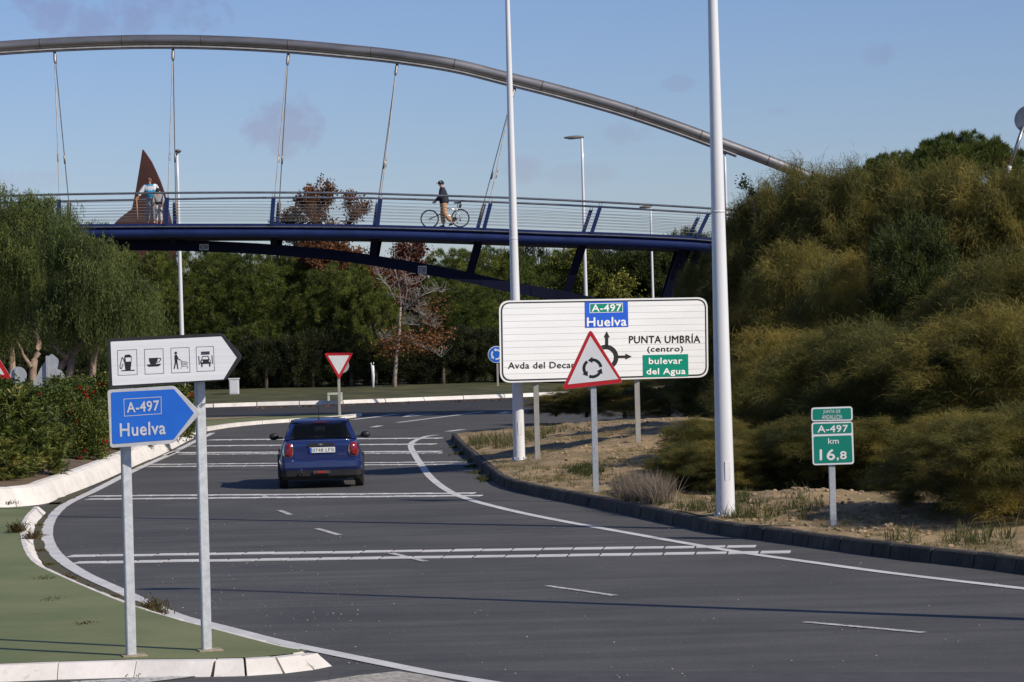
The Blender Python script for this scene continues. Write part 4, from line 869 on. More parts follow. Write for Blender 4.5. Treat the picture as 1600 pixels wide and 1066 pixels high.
# interior
intr = mat('car interior', (.02, .02, .022), .8)
for x in (-.33, .33):
    MB().box((x, 1.7, 1.0), (.46, .14, .52)).build('seat_back', intr, cobj, local=True, bevel=.04); MB().box((x, 1.68, 1.285), (.25, .1, .17)).build('headrest', intr, cobj, local=True, bevel=.035)
for x in (-.38, .0, .38): MB().box((x, .78, 1.10), (.2, .08, .13)).build('headrest', intr, cobj, local=True, bevel=.03)
MB().box((0, 2.2, 1.30), (.24, .03, .07)).build('interior_mirror', plast, cobj, local=True, bevel=.01)
# tail details
mb = MB(); rs = []
for x in (-.80, -.74, -.5, 0, .5, .74, .80):
    yb = min(-.03+(abs(x)/.83)**6*.10, rear_y(x, .5)-.03); rs.append([Vector((x, yb+.12, .60)), Vector((x, yb+.012, .595)), Vector((x, yb-.03, .56)), Vector((x, yb-.035, .44)), Vector((x, yb-.01, .38)), Vector((x, yb+.15, .37))])
mb.loft(rs, smooth=False); mb.build('bumper', paint_b, cobj, local=True)
mb = MB(); rs = []
for x in (-.81, -.72, -.5, 0, .5, .72, .81):
    yb = min(-.03+(abs(x)/.83)**6*.10, rear_y(x, .45)-.025); rs.append([Vector((x, yb+.12, .382)), Vector((x, yb-.018, .378)), Vector((x, yb-.005, .26)), Vector((x, yb+.06, .185)), Vector((x, yb+.3, .18))])
mb.loft(rs); mb.build('lower_bumper', plast, cobj, local=True)
seam_m = mat('panel gap', (.004, .004, .006), .8)
MB().tube([Vector((x, rear_y(x, .615)+.002, .615)) for x in np.linspace(-.72, .72, 15)], .006, 4, smooth=False).build('tailgate_seam', seam_m, cobj, local=True)
MB().tube([Vector((x, rear_y(x, .985)-.004, .985)) for x in np.linspace(-.62, .62, 11)], .007, 4).build('window_strip', chrome, cobj, local=True)
for s in (-1, 1): MB().tube([Vector((s*(.55+.0*z), rear_y(s*.55, z)+.002, z)) for z in np.linspace(.62, .97, 6)], .005, 4).build('tailgate_seam', seam_m, cobj, local=True)
MB().tube([Vector((-.43, -.11, .30)), Vector((-.43, .1, .30))], .042, 20, cap=False).build('exhaust_tip', chrome, cobj, local=True); MB().tube([Vector((-.43, -.095, .30)), Vector((-.43, .0, .30))], .03, 16).build('exhaust_pipe', plast, cobj, local=True)
MB().box((0, -.06, .335), (.36, .04, .075)).build('fog_lamp_trim', mat('dark grey trim', (.05, .05, .05), .5), cobj, local=True, bevel=.012); MB().box((0, -.085, .337), (.19, .014, .042)).build('rear_fog_lamp', mat('red reflector', (.35, .02, .01), .3, coat=.5), cobj, local=True, bevel=.006)
mb = MB(); pts = []
for a in np.linspace(0, 2*math.pi, 32, endpoint=False):
    cc, ss = math.cos(a), math.sin(a); k = (abs(cc)**5+abs(ss)**5)**(-1/5); pts.append(Vector((.272*k*cc, -.014, .895+.042*k*ss)))
mb.prism(pts, (0, .05, 0)); mb.build('tailgate_handle', plast, cobj, local=True, bevel=.008)
pl_ = MB().box((.03, -.012, .79), (.52, .012, .112)).build('number_plate', mat('plate white', (.68, .69, .70), .4), cobj, local=True, bevel=.004)
def car_text(s, x0, x1, z0, z1, y, name, mt, par, bold=.02):
    vs, fs = textmesh(s, bold); me = bpy.data.meshes.new(name); me.from_pydata([(x0+(x1-x0)*float(a), y, z0+(z1-z0)*float(c_)) for a, c_ in vs], [], fs); return link(name, me, mt, par)
car_text('0748 LFX', -.17, .275, .755, .825, -.0205, 'lettering', black_p, pl_, 0.0)
MB().box((-.207, -.019, .79), (.04, .004, .10)).build('blue_band', blue_d, pl_, local=True)
car_text('COOPER', .36, .50, .685, .705, -.003, 'badge', chrome, cobj, .04)
mb = MB(); mb.tube([Vector((0, -.016, .905)), Vector((0, -.024, .905))], .022, 16)
for s in (-1, 1):
    for k in range(3): mb.box((s*(.045-.004*k), -.02, .915-.009*k), (.045-.008*k, .006, .005))
mb.build('winged_emblem', chrome, cobj, local=True)
MB().tube([Vector((-.02, .62, 1.40)), Vector((-.02, .60, 1.44))], [.03, .018], 10).build('antenna_base', plast, cobj, local=True)
MB().tube([Vector((-.02, .60, 1.43)), Vector((-.02, .42, 1.76))], .006, 6).build('antenna', plast, cobj, local=True)
MB().tube([Vector((0, .20, 1.06)), Vector((-.32, .19, 1.055))], .008, 6).build('wiper', plast, cobj, local=True)
q = gp(505.5, 761.2, 0); cobj.location = (q.x, q.y-.5, 0); cobj.rotation_euler = (0, 0, R(4.3)); cobj.scale = (1.03, 1.03, 1.03)
# ================================================================ PEOPLE AND BICYCLE
ZD = lambda u: (min(DF, key=lambda p: abs(p.x-at(u, 350, YF).x))).z + .004
skin_m = mat('skin', (.42, .24, .17), .6, var=.05); hair_b = mat('dark hair', (.02, .015, .012), .8); navy = mat('navy jacket', (.012, .014, .026), .8, var=.3, vscale=9, bump=.3, bscale=12)
tan_m = mat('tan trousers', (.46, .27, .14), .85, var=.1, vscale=8, bump=.3, bscale=10); grey_m = mat('grey trousers', (.26, .25, .28), .85, var=.12, vscale=8); lgrey = mat('light grey cotton', (.50, .49, .50), .85, var=.12, vscale=10)
jwhite = mat('white jacket', (.72, .73, .76), .7, var=.06, vscale=9); jblue = mat('sky blue jacket', (.03, .33, .55), .7, var=.08); shoe_b = mat('black shoe', (.012, .012, .013), .5); shoe_r = mat('red shoe', (.55, .02, .03), .5)
def limb(name, pts, rad, mt, par, sub=2): return skinned(name, pts, [(i, i+1) for i in range(len(pts)-1)], rad, mt, par, sub)
def figure(root, J, hgt, clothes):
    """J: joint dict in local coordinates (x to the right, y away, z up); one continuous body with face and five-fingered hands"""
    k = hgt/1.75; V = []; E = []; Rr = []
    def add(p, r, par=None):
        V.append(p); Rr.append(r if isinstance(r, tuple) else (r, r))
        if par is not None: E.append((par, len(V)-1))
        return len(V)-1
    pe = add(J['pelvis'], (.135*k, .10*k)); be = add(J['belly'], (.13*k, .10*k), pe); ch = add(J['chest'], (.155*k, .105*k), be); ne = add(J['neck'], .055*k, ch)
    hd = Vector(J['head']); fd = Vector(J.get('face', (0, -1, 0))).normalized(); h1 = add(hd-Vector((0, 0, .055*k)), (.062*k, .070*k), ne); h2 = add(hd+Vector((0, 0, .03*k)), (.075*k, .092*k), h1); add(hd+Vector((0, 0, .09*k)), (.058*k, .07*k), h2)
    for s in 'LR':
        sh = add(J['sh'+s], .062*k, ch); el_ = add(J['el'+s], .043*k, sh); wr = add(J['wr'+s], .028*k, el_)
        hp = add(J['hip'+s], .088*k, pe); kn = add(J['kn'+s], .056*k, hp); an = add(J['an'+s], .038*k, kn); toe = Vector(J['an'+s])+Vector(J.get('toe'+s, J.get('toe', (0, -.2, 0))))*k+Vector((0, 0, -.05*k)); add(toe, .032*k, an)
    b_ = skinned('body', V, E, Rr, skin_m, root, 2)
    sv_ = fd.cross(Vector((0, 0, 1))).normalized()
    MB().tube([hd+fd*.075*k+Vector((0, 0, .03*k)), hd+fd*.108*k-Vector((0, 0, .01*k))], [.008*k, .015*k], 8).build('nose', skin_m, root, local=True)
    for s in (-1, 1):
        MB().tube([hd+fd*.080*k+sv_*s*.030*k+Vector((0, 0, .03*k)), hd+fd*.090*k+sv_*s*.030*k+Vector((0, 0, .03*k))], .010*k, 8).build('eye', shoe_b, root, local=True)
        MB().tube([hd+sv_*s*.072*k+Vector((0, 0, -.005)), hd+sv_*s*.092*k+Vector((0, 0, .005))], [.026*k, .018*k], 8).build('ear', skin_m, root, local=True)
    MB().tube([hd+fd*.080*k+sv_*.022*k-Vector((0, 0, .045*k)), hd+fd*.080*k-sv_*.022*k-Vector((0, 0, .045*k))], .006*k, 6).build('mouth', mat('lips', (.30, .10, .09), .5), root, local=True)
    for s in 'LR':
        wr = Vector(J['wr'+s]); d = (wr-Vector(J['el'+s])).normalized(); d = (d+Vector(J.get('hd'+s, d))).normalized() if 'hd'+s in J else d; a = d.cross(Vector((0, 1, .2))).normalized()
        V2 = [wr-d*.02*k, wr+d*.045*k, wr+d*.085*k]; R2 = [(.026*k, .018*k), (.04*k, .018*k), (.04*k, .016*k)]; E2 = [(0, 1), (1, 2)]
        for f in range(4):
            o_ = a*(f-1.5)*.021*k; l = (.065, .075, .07, .055)[f]*k; n_ = d.cross(a); V2 += [wr+d*.09*k+o_, wr+d*(.09*k+l*.5)+o_+n_*.01, wr+d*(.09*k+l*.85)+o_+n_*.035*k]; m_ = len(V2); R2 += [.010*k, .009*k, .007*k]; E2 += [(2, m_-3), (m_-3, m_-2), (m_-2, m_-1)]
        V2 += [wr+d*.05*k+a*.045*k, wr+d*.08*k+a*.065*k+Vector((0, 0, -.01))]; m_ = len(V2); R2 += [.012*k, .010*k]; E2 += [(1, m_-2), (m_-2, m_-1)]
        skinned('hand', V2, E2, R2, skin_m, root, 1)
    return k
def J0(h, **o):
    k = h/1.75; d = dict(pelvis=(0, 0, .95), belly=(0, 0, 1.12), chest=(0, 0, 1.34), neck=(0, 0, 1.50), head=(0, -.01, 1.63), shL=(-.19, 0, 1.43), shR=(.19, 0, 1.43), elL=(-.24, .02, 1.15), elR=(.24, .02, 1.15), wrL=(-.23, -.08, .90), wrR=(.23, -.08, .90),
             hipL=(-.09, 0, .92), hipR=(.09, 0, .92), knL=(-.10, -.02, .50), knR=(.10, -.02, .50), anL=(-.10, .02, .08), anR=(.10, .02, .08)); d.update(o)
    return {a: (tuple(x*k for x in v) if a not in ('toe', 'toeL', 'toeR', 'face', 'hdL', 'hdR') else v) for a, v in d.items()}
def dome(c_, rx, ry, rz, name, mt, par):
    rings = []
    for k_ in range(6):
        a = k_/6*math.pi/2; rings.append([c_+Vector((rx*math.cos(a)*math.cos(b_), ry*math.cos(a)*math.sin(b_), rz*math.sin(a))) for b_ in np.linspace(0, 2*math.pi, 16, endpoint=False)])
    rings.insert(0, [p_+Vector((0, 0, -.03)) for p_ in rings[0]]); MB().loft(rings, smooth=True).build(name, mt, par, local=True)
# adult in white and blue track jacket
Yp_ = YF+1.0; u = 237; gx = at(u, 350, Yp_).x
ad = empty('person', (gx, Yp_, ZD(u)), label='adult in white and sky blue jacket leaning on a cane on the bridge', cat='person')
J = J0(1.76, chest=(.0, -.06, 1.32), neck=(-.02, -.12, 1.47), head=(-.03, -.16, 1.60), belly=(0, -.02, 1.12), shL=(-.20, -.07, 1.40), shR=(.20, -.07, 1.40), elL=(-.36, -.10, 1.20), wrL=(-.46, -.16, 1.03), elR=(.30, -.05, 1.14), wrR=(.24, -.14, .93), knL=(-.12, -.03, .5), anL=(-.15, .02, .08), face=(.1, -1, -.35))
figure(ad, J, 1.76, None); E_ = lambda a: Vector(J[a])
limb('trousers', [E_('anL')+Vector((0, 0, .04)), E_('knL'), E_('hipL'), E_('pelvis')+Vector((0, 0, .05)), E_('hipR'), E_('knR'), E_('anR')+Vector((0, 0, .04))], [.078, .095, .125, (.18, .14), .125, .095, .078], grey_m, ad)
jk = skinned('jacket', [J['pelvis'], J['belly'], J['chest'], J['neck'], J['shL'], J['elL'], E_('elL').lerp(E_('wrL'), .85), J['shR'], J['elR'], E_('elR').lerp(E_('wrR'), .85)], [(0, 1), (1, 2), (2, 3), (2, 4), (4, 5), (5, 6), (2, 7), (7, 8), (8, 9)], [(.20, .15), (.20, .155), (.225, .16), .075, .115, .082, .058, .115, .082, .058], jwhite, ad)
me = jk.data; me.materials.append(jblue)
for p_ in me.polygons:
    z = p_.center.z; x = abs(p_.center.x)
    if (1.0 < z < 1.28 and x < .20) or (z > 1.42 and x < .14): p_.material_index = 1
limb('shoe', [E_('anL')+Vector((0, .05, -.04)), E_('anL')+Vector((0, -.16, -.045))], [.05, .042], shoe_b, ad, 1); limb('shoe', [E_('anR')+Vector((0, .05, -.04)), E_('anR')+Vector((0, -.16, -.045))], [.05, .042], shoe_b, ad, 1)
dome(E_('head')+Vector((0, .025, .03)), .095, .115, .105, 'hair', mat('reddish hair', (.16, .06, .03), .8), ad)
hnd = Vector((gx, Yp_, ZD(u)))+E_('wrL')+Vector((-.05, -.04, -.04)); 
cn = empty('walking_cane', (hnd.x+.01, hnd.y-.02, ZD(u)), label='light brown walking cane held by the adult on the bridge', cat='cane'); wood = mat('cane wood', (.42, .20, .07), .5, var=.2)
MB().tube([Vector((hnd.x+.03, hnd.y-.02, ZD(u))), Vector((hnd.x, hnd.y-.02, hnd.z))], [.018, .024], 8).build('shaft', wood, cn); MB().tube([Vector((hnd.x-.06, hnd.y-.02, hnd.z-.01)), Vector((hnd.x, hnd.y-.02, hnd.z+.015)), Vector((hnd.x+.08, hnd.y-.02, hnd.z))], .02, 8).build('handle', wood, cn)
# child
u = 248.5; Yc = YF+.55; gx = at(u, 350, Yc).x
chd = empty('person', (gx, Yc, ZD(u)), label='dark haired child in grey sweatshirt and red shoes beside the adult', cat='person')
J = J0(1.33, elL=(-.25, -.03, 1.16), wrL=(-.17, -.10, .98), elR=(.25, -.02, 1.16), wrR=(.20, -.10, .99), anL=(-.11, .02, .08), anR=(.11, .02, .08), knL=(-.10, -.03, .5))
kk = figure(chd, J, 1.33, None)
limb('trousers', [E_('anL') if False else Vector(J['anL'])+Vector((0, 0, .04)), J['knL'], J['hipL'], Vector(J['pelvis'])+Vector((0, 0, .04)), J['hipR'], J['knR'], Vector(J['anR'])+Vector((0, 0, .04))], [x_ if isinstance(x_, tuple) else x_*kk for x_ in [.07, .085, .11, (.15*kk, .11*kk), .11, .085, .07]], lgrey, chd)
skinned('sweatshirt', [J['pelvis'], J['belly'], J['chest'], J['neck'], J['shL'], J['elL'], J['wrL'], J['shR'], J['elR'], J['wrR']], [(0, 1), (1, 2), (2, 3), (2, 4), (4, 5), (5, 6), (2, 7), (7, 8), (8, 9)], [(.16*kk, .12*kk), (.16*kk, .12*kk), (.175*kk, .125*kk), .065*kk, .085*kk, .06*kk, .045*kk, .085*kk, .06*kk, .045*kk], mat('grey sweatshirt', (.33, .33, .35), .85, var=.1), chd)
limb('waist_jacket', [Vector(J['pelvis'])+Vector((-.15, -.06, .10)), Vector(J['pelvis'])+Vector((0, -.10, .07)), Vector(J['pelvis'])+Vector((.15, -.06, .10)), Vector(J['pelvis'])+Vector((.2, .02, -.05))], [.035, .05, .045, .04], navy, chd)
dome(Vector(J['head'])+Vector((0, .012, .015)), .085, .10, .10, 'hair', hair_b, chd)
for s in 'LR': limb('shoe', [Vector(J['an'+s])+Vector((0, .04, -.03)), Vector(J['an'+s])+Vector((0, -.13, -.035))], [.042, .038], shoe_r, chd, 1)
# ---- bicycle (front wheel to the left)
Yc = YF+1.6; uw = 695; zd = ZD(uw)
bx = at(671.4, 342, Yc).x; bx2 = at(719.4, 342.7, Yc).x; zw = zd+.345
bk = empty('bicycle', ((bx+bx2)/2, Yc, zd), label='silver city bicycle with black tyres being pushed across the bridge', cat='bicycle')
alu = mat('silver frame', (.50, .50, .52), .3, metal=.8); W_ = lambda x, z, y=0.0: Vector((x, Yc+y, z))
for x in (bx, bx2):
    ring = lambda r_, n=40: [W_(x+r_*math.cos(a), zw+r_*math.sin(a)) for a in np.linspace(0, 2*math.pi, n+1)]
    wh = empty('wheel', (x, Yc, zw)); wh.parent = bk; wh.matrix_parent_inverse = Matrix.Identity(4); wh.location = (x-bk.location.x, 0, zw-zd)
    def wp(mb, nm, mt):
        mb.bm.transform(Matrix.Translation(-Vector((x, Yc, zw)))); return mb.build(nm, mt, wh, local=True)
    wp(MB().tube(ring(.328), .021, 8, cap=False), 'tyre', rubber); wp(MB().tube(ring(.303), .010, 6, cap=False), 'rim', plast if False else mat('rim grey', (.25, .25, .26), .35, metal=.7))
    for k in range(14):
        a = k*2*math.pi/14; wp(MB().tube([W_(x, zw, .02*(-1)**k), W_(x+.30*math.cos(a), zw+.30*math.sin(a))], .0022, 3, cap=False), 'spoke', cable)
    wp(MB().tube([W_(x, zw, -.05), W_(x, zw, .05)], .025, 8), 'hub', alu)
hx, hz = at(681.5, 0, Yc).x, zd+.90; bbx, bbz = at(701.5, 0, Yc).x, zd+.30; sx, sz = at(706.5, 0, Yc).x, zd+.78; hb = W_(hx-.02, zd+.74); 
mbf = MB()
for a, b_, r_ in ((hb, W_(sx, sz-.12), .022), (W_(hx+.0, zd+.66), W_(bbx, bbz), .026), (W_(bbx, bbz), W_(sx, sz), .02), (W_(bbx, bbz), W_(bx2, zw), .012), (W_(sx-.01, sz-.14), W_(bx2, zw), .010), (W_(hx-.0, zd+.60), W_(hx-.045, zd+.80), .02)): mbf.tube([a, b_], r_, 8)
mbf.build('frame', alu, bk)
MB().tube([W_(hx, zd+.62), W_(hx-.03, zd+.52), W_(bx, zw)], .019, 8).build('fork', plast, bk)
MB().tube([W_(hx-.03, zd+.72), W_(hx-.05, zd+1.0)], .02, 8).build('stem', plast, bk); MB().tube([W_(hx-.02, zd+1.0, -.29), W_(hx-.05, zd+.99, -.1), W_(hx-.05, zd+.99, .1), W_(hx-.02, zd+1.0, .29)], .02, 8).build('handlebar', plast, bk)
MB().tube([W_(sx, sz-.02), W_(sx+.02, sz+.12)], .013, 8).build('seat_post', plast, bk)
mb = MB(); mb.loft([[W_(sx+dx, sz+.14+h_, y) for y, h_ in ((-w_, 0), (-w_*.6, .03), (w_*.6, .03), (w_, 0), (0, -.03))] for dx, w_ in ((-.13, .02), (-.05, .035), (.06, .07), (.14, .075))]); mb.build('saddle', plast, bk)
MB().box(W_(sx+.10, sz+.02), (.09, .08, .16), Matrix.Rotation(.4, 3, 'Y')).build('saddle_bag', plast, bk, bevel=.015)
MB().tube([W_(bbx, bbz, -.05), W_(bbx, bbz, -.06)], .09, 16).build('chainring', plast, bk); MB().tube([W_(bbx, bbz, -.07), W_(bbx+.10, bbz-.13, -.07)], .012, 6).build('crank', alu, bk); MB().box(W_(bbx+.10, bbz-.13, -.11), (.08, .07, .02)).build('pedal', plast, bk)
MB().tube([W_(bx2-.02, zw-.03, -.05), W_(bx2+.0, zw-.13, -.05)], .022, 6).build('derailleur', plast, bk)
# ---- man in cap pushing it (facing left, walking)
um = 694; Ym = Yc-.34; gx = at(um, 350, Ym).x
mn_ = empty('person', (gx, Ym, zd), label='man in dark cap, navy coat and tan trousers pushing a bicycle', cat='person')
J = dict(pelvis=(.02, 0, .95), belly=(.0, 0, 1.12), chest=(-.03, 0, 1.34), neck=(-.05, 0, 1.50), head=(-.08, 0, 1.62), shL=(-.03, -.19, 1.42), shR=(-.03, .19, 1.42), elL=(-.10, -.23, 1.15), elR=(-.10, .23, 1.17), wrL=(-.30, -.10, 1.00), wrR=(-.28, .36, 1.03),
         hipL=(.02, -.09, .92), hipR=(.02, .09, .92), knL=(.02, -.09, .52), knR=(-.06, .09, .50), anL=(.30, -.09, .16), anR=(-.02, .09, .08), toe=(-.18, 0, 0), toeL=(-.13, 0, -.07), face=(-1, -.1, -.2))
J = {a: v for a, v in J.items()}; figure(mn_, J, 1.75, None); E2_ = lambda a: Vector(J[a])
limb('trousers', [E2_('anL')+Vector((-.02, 0, .05)), E2_('knL'), E2_('hipL'), E2_('pelvis'), E2_('hipR'), E2_('knR'), E2_('anR')+Vector((0, 0, .05))], [.085, .10, .13, (.15, .16), .13, .10, .085], tan_m, mn_)
skinned('coat', [(.03, 0, .84), (.02, 0, 1.0), (.0, 0, 1.15), J['chest'], J['neck'], J['shL'], J['elL'], J['wrL'], J['shR'], J['elR'], J['wrR']], [(0, 1), (1, 2), (2, 3), (3, 4), (3, 5), (5, 6), (6, 7), (3, 8), (8, 9), (9, 10)], [(.22, .20), (.20, .20), (.19, .20), (.20, .21), .085, .115, .085, .058, .115, .085, .058], navy, mn_)
dome(E2_('head')+Vector((.0, 0, .035)), .118, .098, .11, 'cap', mat('black cap', (.012, .014, .018), .8), mn_)
MB().box(E2_('head')+Vector((-.125, 0, .05)), (.11, .13, .014), Matrix.Rotation(-.25, 3, 'Y')).build('cap_peak', MATS['black cap'], mn_, local=True, bevel=.005)
MB().box(E2_('head')+Vector((-.02, -.10, .085)), (.035, .006, .025)).build('cap_patch', jwhite, mn_, local=True)
MB().tube([E2_('head')+Vector((.055, 0, -.02)), E2_('head')+Vector((.04, 0, .03))], [.055, .07], 10).build('hair', mat('grey hair', (.12, .11, .10), .8), mn_, local=True)
for s, dz, rot in (('L', -.03, .6), ('R', 0, 0)):
    a = E2_('an'+s)
    limb('shoe', [a+Vector((.05, 0, -.03)), a+Vector((-.13, 0, -.045+dz))], [.052, .045], shoe_b, mn_, 1)
# ================================================================ VEGETATION
def mesh_np(name, V, T, tint, mt, quads=None):
    me = bpy.data.meshes.new(name); nv, nt_ = len(V), len(T); me.vertices.add(nv); me.vertices.foreach_set('co', np.asarray(V, np.float32).ravel())
    me.loops.add(nt_*3); me.loops.foreach_set('vertex_index', np.asarray(T, np.int32).ravel())
    me.polygons.add(nt_); me.polygons.foreach_set('loop_start', np.arange(0, nt_*3, 3, dtype=np.int32)); me.polygons.foreach_set('loop_total', np.full(nt_, 3, np.int32))
    a = me.attributes.new('tint', 'FLOAT', 'POINT'); a.data.foreach_set('value', np.asarray(tint, np.float32).ravel())
    me.update(calc_edges=True); me.validate(); me.materials.append(mt); return me
def unit(v): return v/np.maximum(1e-6, np.linalg.norm(v, axis=1, keepdims=True))
def blades(P, D, ln, wd, droop, seg, tint, taper=.3):
    """curved thin leaves: seg pieces each, bending down by droop"""
    n = len(P); D = unit(D); side = unit(np.cross(D, RNG.normal(size=(n, 3)))); ln = np.broadcast_to(ln, n)[:, None]; wd = np.broadcast_to(wd, n)[:, None]
    rows = []; p = P.copy(); d = D.copy()
    for k in range(seg+1):
        t = k/seg; w_ = wd*(1-(1-taper)*t)*.5
        if k < seg: rows += [p-side*w_, p+side*w_]
        else: rows += [p]
        p = p + d*(ln/seg); d = unit(d+np.array([0, 0, -1.0])*droop/seg)
    m_ = 2*seg+1; V = np.stack(rows, 1).reshape(-1, 3); b = np.arange(n)[:, None]*m_; T = []
    for k in range(seg-1): T += [np.concatenate([b+2*k, b+2*k+1, b+2*k+2], 1), np.concatenate([b+2*k+1, b+2*k+3, b+2*k+2], 1)]
    T += [np.concatenate([b+2*seg-2, b+2*seg-1, b+2*seg], 1)]
    return V, np.stack(T, 1).reshape(-1, 3), np.repeat(tint, m_)
def leaves(P, D, ln, wd, tint):
    """rhombic leaves, 2 triangles"""
    n = len(P); D = unit(D); side = unit(np.cross(D, RNG.normal(size=(n, 3)))); ln = np.broadcast_to(ln, n)[:, None]; wd = np.broadcast_to(wd, n)[:, None]
    V = np.stack([P, P+D*ln*.45-side*wd*.5, P+D*ln, P+D*ln*.45+side*wd*.5], 1).reshape(-1, 3); b = np.arange(n)[:, None]*4
    return V, np.stack([np.concatenate([b, b+1, b+2], 1), np.concatenate([b, b+2, b+3], 1)], 1).reshape(-1, 3), np.repeat(tint, 4)
def join(parts):
    V, T, t, o = [], [], [], 0
    for v, f, ti in parts: V.append(v); T.append(f+o); t.append(ti); o += len(v)
    return np.concatenate(V), np.concatenate(T), np.concatenate(t)
def rnd(*s): return RNG.normal(size=s)
def sph(n): return unit(rnd(n, 3))
retama_m = leafmat('broom strands', [(0, (.055, .062, .018)), (.35, (.132, .134, .036)), (.65, (.205, .178, .044)), (1, (.34, .26, .062))], .42)
pine_m = leafmat('pine needles', [(0, (.030, .050, .010)), (.5, (.095, .125, .022)), (1, (.22, .23, .045))], .3)
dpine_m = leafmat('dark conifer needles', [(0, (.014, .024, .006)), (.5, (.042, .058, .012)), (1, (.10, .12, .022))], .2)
pepper_m = leafmat('pepper leaves', [(0, (.045, .062, .020)), (.5, (.13, .170, .046)), (1, (.28, .30, .085))], .4)
ole_m = leafmat('oleander leaves', [(0, (.035, .058, .014)), (.5, (.120, .155, .032)), (1, (.32, .28, .075))], .3, rough=.45)
hib_m = leafmat('hibiscus leaves', [(0, (.032, .054, .012)), (.6, (.088, .120, .024)), (1, (.25, .23, .055))], .3, rough=.45)
aut_m = leafmat('red brown leaves', [(0, (.07, .032, .016)), (.5, (.19, .080, .034)), (1, (.32, .16, .06))], .35)
mar_m = leafmat('maroon leaves', [(0, (.05, .018, .012)), (.6, (.16, .052, .034)), (1, (.25, .11, .055))], .35)
yel_m = leafmat('yellow green leaves', [(0, (.045, .065, .014)), (.5, (.12, .14, .025)), (1, (.30, .26, .04))], .4)
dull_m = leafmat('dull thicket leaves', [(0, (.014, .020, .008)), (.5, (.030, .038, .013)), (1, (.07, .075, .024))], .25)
grass_m = leafmat('verge grass', [(0, (.035, .050, .012)), (.5, (.085, .095, .028)), (.8, (.22, .18, .08)), (1, (.34, .28, .15))], .35, objvar=0)
dry_m = leafmat('dry brush', [(0, (.10, .075, .05)), (.5, (.24, .19, .14)), (1, (.36, .30, .24))], .3, objvar=0)
weed_m = leafmat('gutter weeds', [(0, (.03, .035, .010)), (.4, (.10, .045, .025)), (.75, (.06, .08, .02)), (1, (.17, .15, .04))], .3, objvar=0)
red_m = leafmat('red blossoms', [(0, (.45, .01, .01)), (1, (.65, .03, .03))], .3, objvar=0)
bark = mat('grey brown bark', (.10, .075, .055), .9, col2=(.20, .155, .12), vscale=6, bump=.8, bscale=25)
bark_l = mat('pale brown bark', (.20, .135, .095), .9, col2=(.36, .27, .21), vscale=5, bump=.8, bscale=22)  # paler bark tone for broom stems and pepper trunks
bark_w = mat('pale bare branch', (.25, .225, .20), .85, var=.2, vscale=9)
# ---- foliage prototypes (unit crowns, base at z=0, roughly height 1 / width 1 after scaling)
def crown_points(n, prof, thick=.35):
    """points in a shell of a body of revolution with radius prof(z), z in 0..1"""
    z = RNG.random(n)**.85; a = RNG.random(n)*2*math.pi; r = np.array([prof(q) for q in z])*(1-thick*RNG.random(n)**1.3)
    return np.stack([r*np.cos(a), r*np.sin(a), z], 1), np.stack([np.cos(a), np.sin(a), (z-.35)*1.3], 1)
def wob(P, s, amp, seed):
    return np.array([mn.noise(Vector((p[0]*s+seed, p[1]*s, p[2]*s)))*amp for p in P])
def fit(me_args, W, Hh):
    V = me_args[0]; V[:, 2] *= Hh/np.percentile(V[:, 2], 99.3); r = np.hypot(V[:, 0], V[:, 1]); V[:, :2] *= (W/2)/np.percentile(r, 97.5); return me_args
def retama_proto(seed, W=4.0, Hh=5.0, low=0.0, nc=460, ns=150, nl=20):
    """puffs of fine drooping strands gathered in rounded lobes"""
    r_ = random.Random(seed); lobes = []
    for i in range(nl):
        z = low+(1-low)*((i+.5)/nl)**.9; rad = (.62 if z < .55 else .62*math.sqrt(max(.03, 1-((z-.5)/.52)**2)))*(.6+.45*r_.random()); a = i*2.4+r_.random()
        lobes.append((rad*W*.5*math.cos(a), rad*W*.5*math.sin(a), z*Hh*.86, W*(.17+.09*r_.random()), Hh*(.10+.05*r_.random())))
    if low < .2: lobes.append((0, 0, Hh*.4, W*.36, Hh*.34))
    else: lobes.append((0, 0, Hh*.68, W*.32, Hh*.2))
    ar = np.array([l[3]**2 for l in lobes]); cnt = np.maximum(5, (nc*ar/ar.sum()).astype(int)); Ps, Ds, ct = [], [], []
    for l, c_ in zip(lobes, cnt):
        d = sph(c_); d[:, 2] = np.where(d[:, 2] < -.3, -d[:, 2], d[:, 2]); Ps.append(np.array(l[:3])+d*np.array([l[3], l[3], l[4]])*(1-.3*RNG.random(c_)[:, None])); Ds.append(d); ct.append(np.clip(.40+.2*RNG.normal()+.14*rnd(c_), 0, 1))
    P = np.concatenate(Ps); D = unit(np.concatenate(Ds)+np.array([0, 0, .35])); ct = np.concatenate(ct); n = len(P); idx = np.repeat(np.arange(n), ns); N_ = len(idx)
    out = np.abs(rnd(N_))*.13; base = P[idx]+D[idx]*out[:, None]+rnd(N_, 3)*.12
    dd = D[idx]*.75+rnd(N_, 3)*.50+np.array([0, 0, .1]); ln = .14+.30*RNG.random(N_)**1.5+.22*(RNG.random(N_) < .05)
    return mesh_np('foliage', *fit(blades(base, dd, ln, .0095, 2.3, 3, np.clip(ct[idx]+.13*rnd(N_), 0, 1), .45), W, Hh), retama_m)
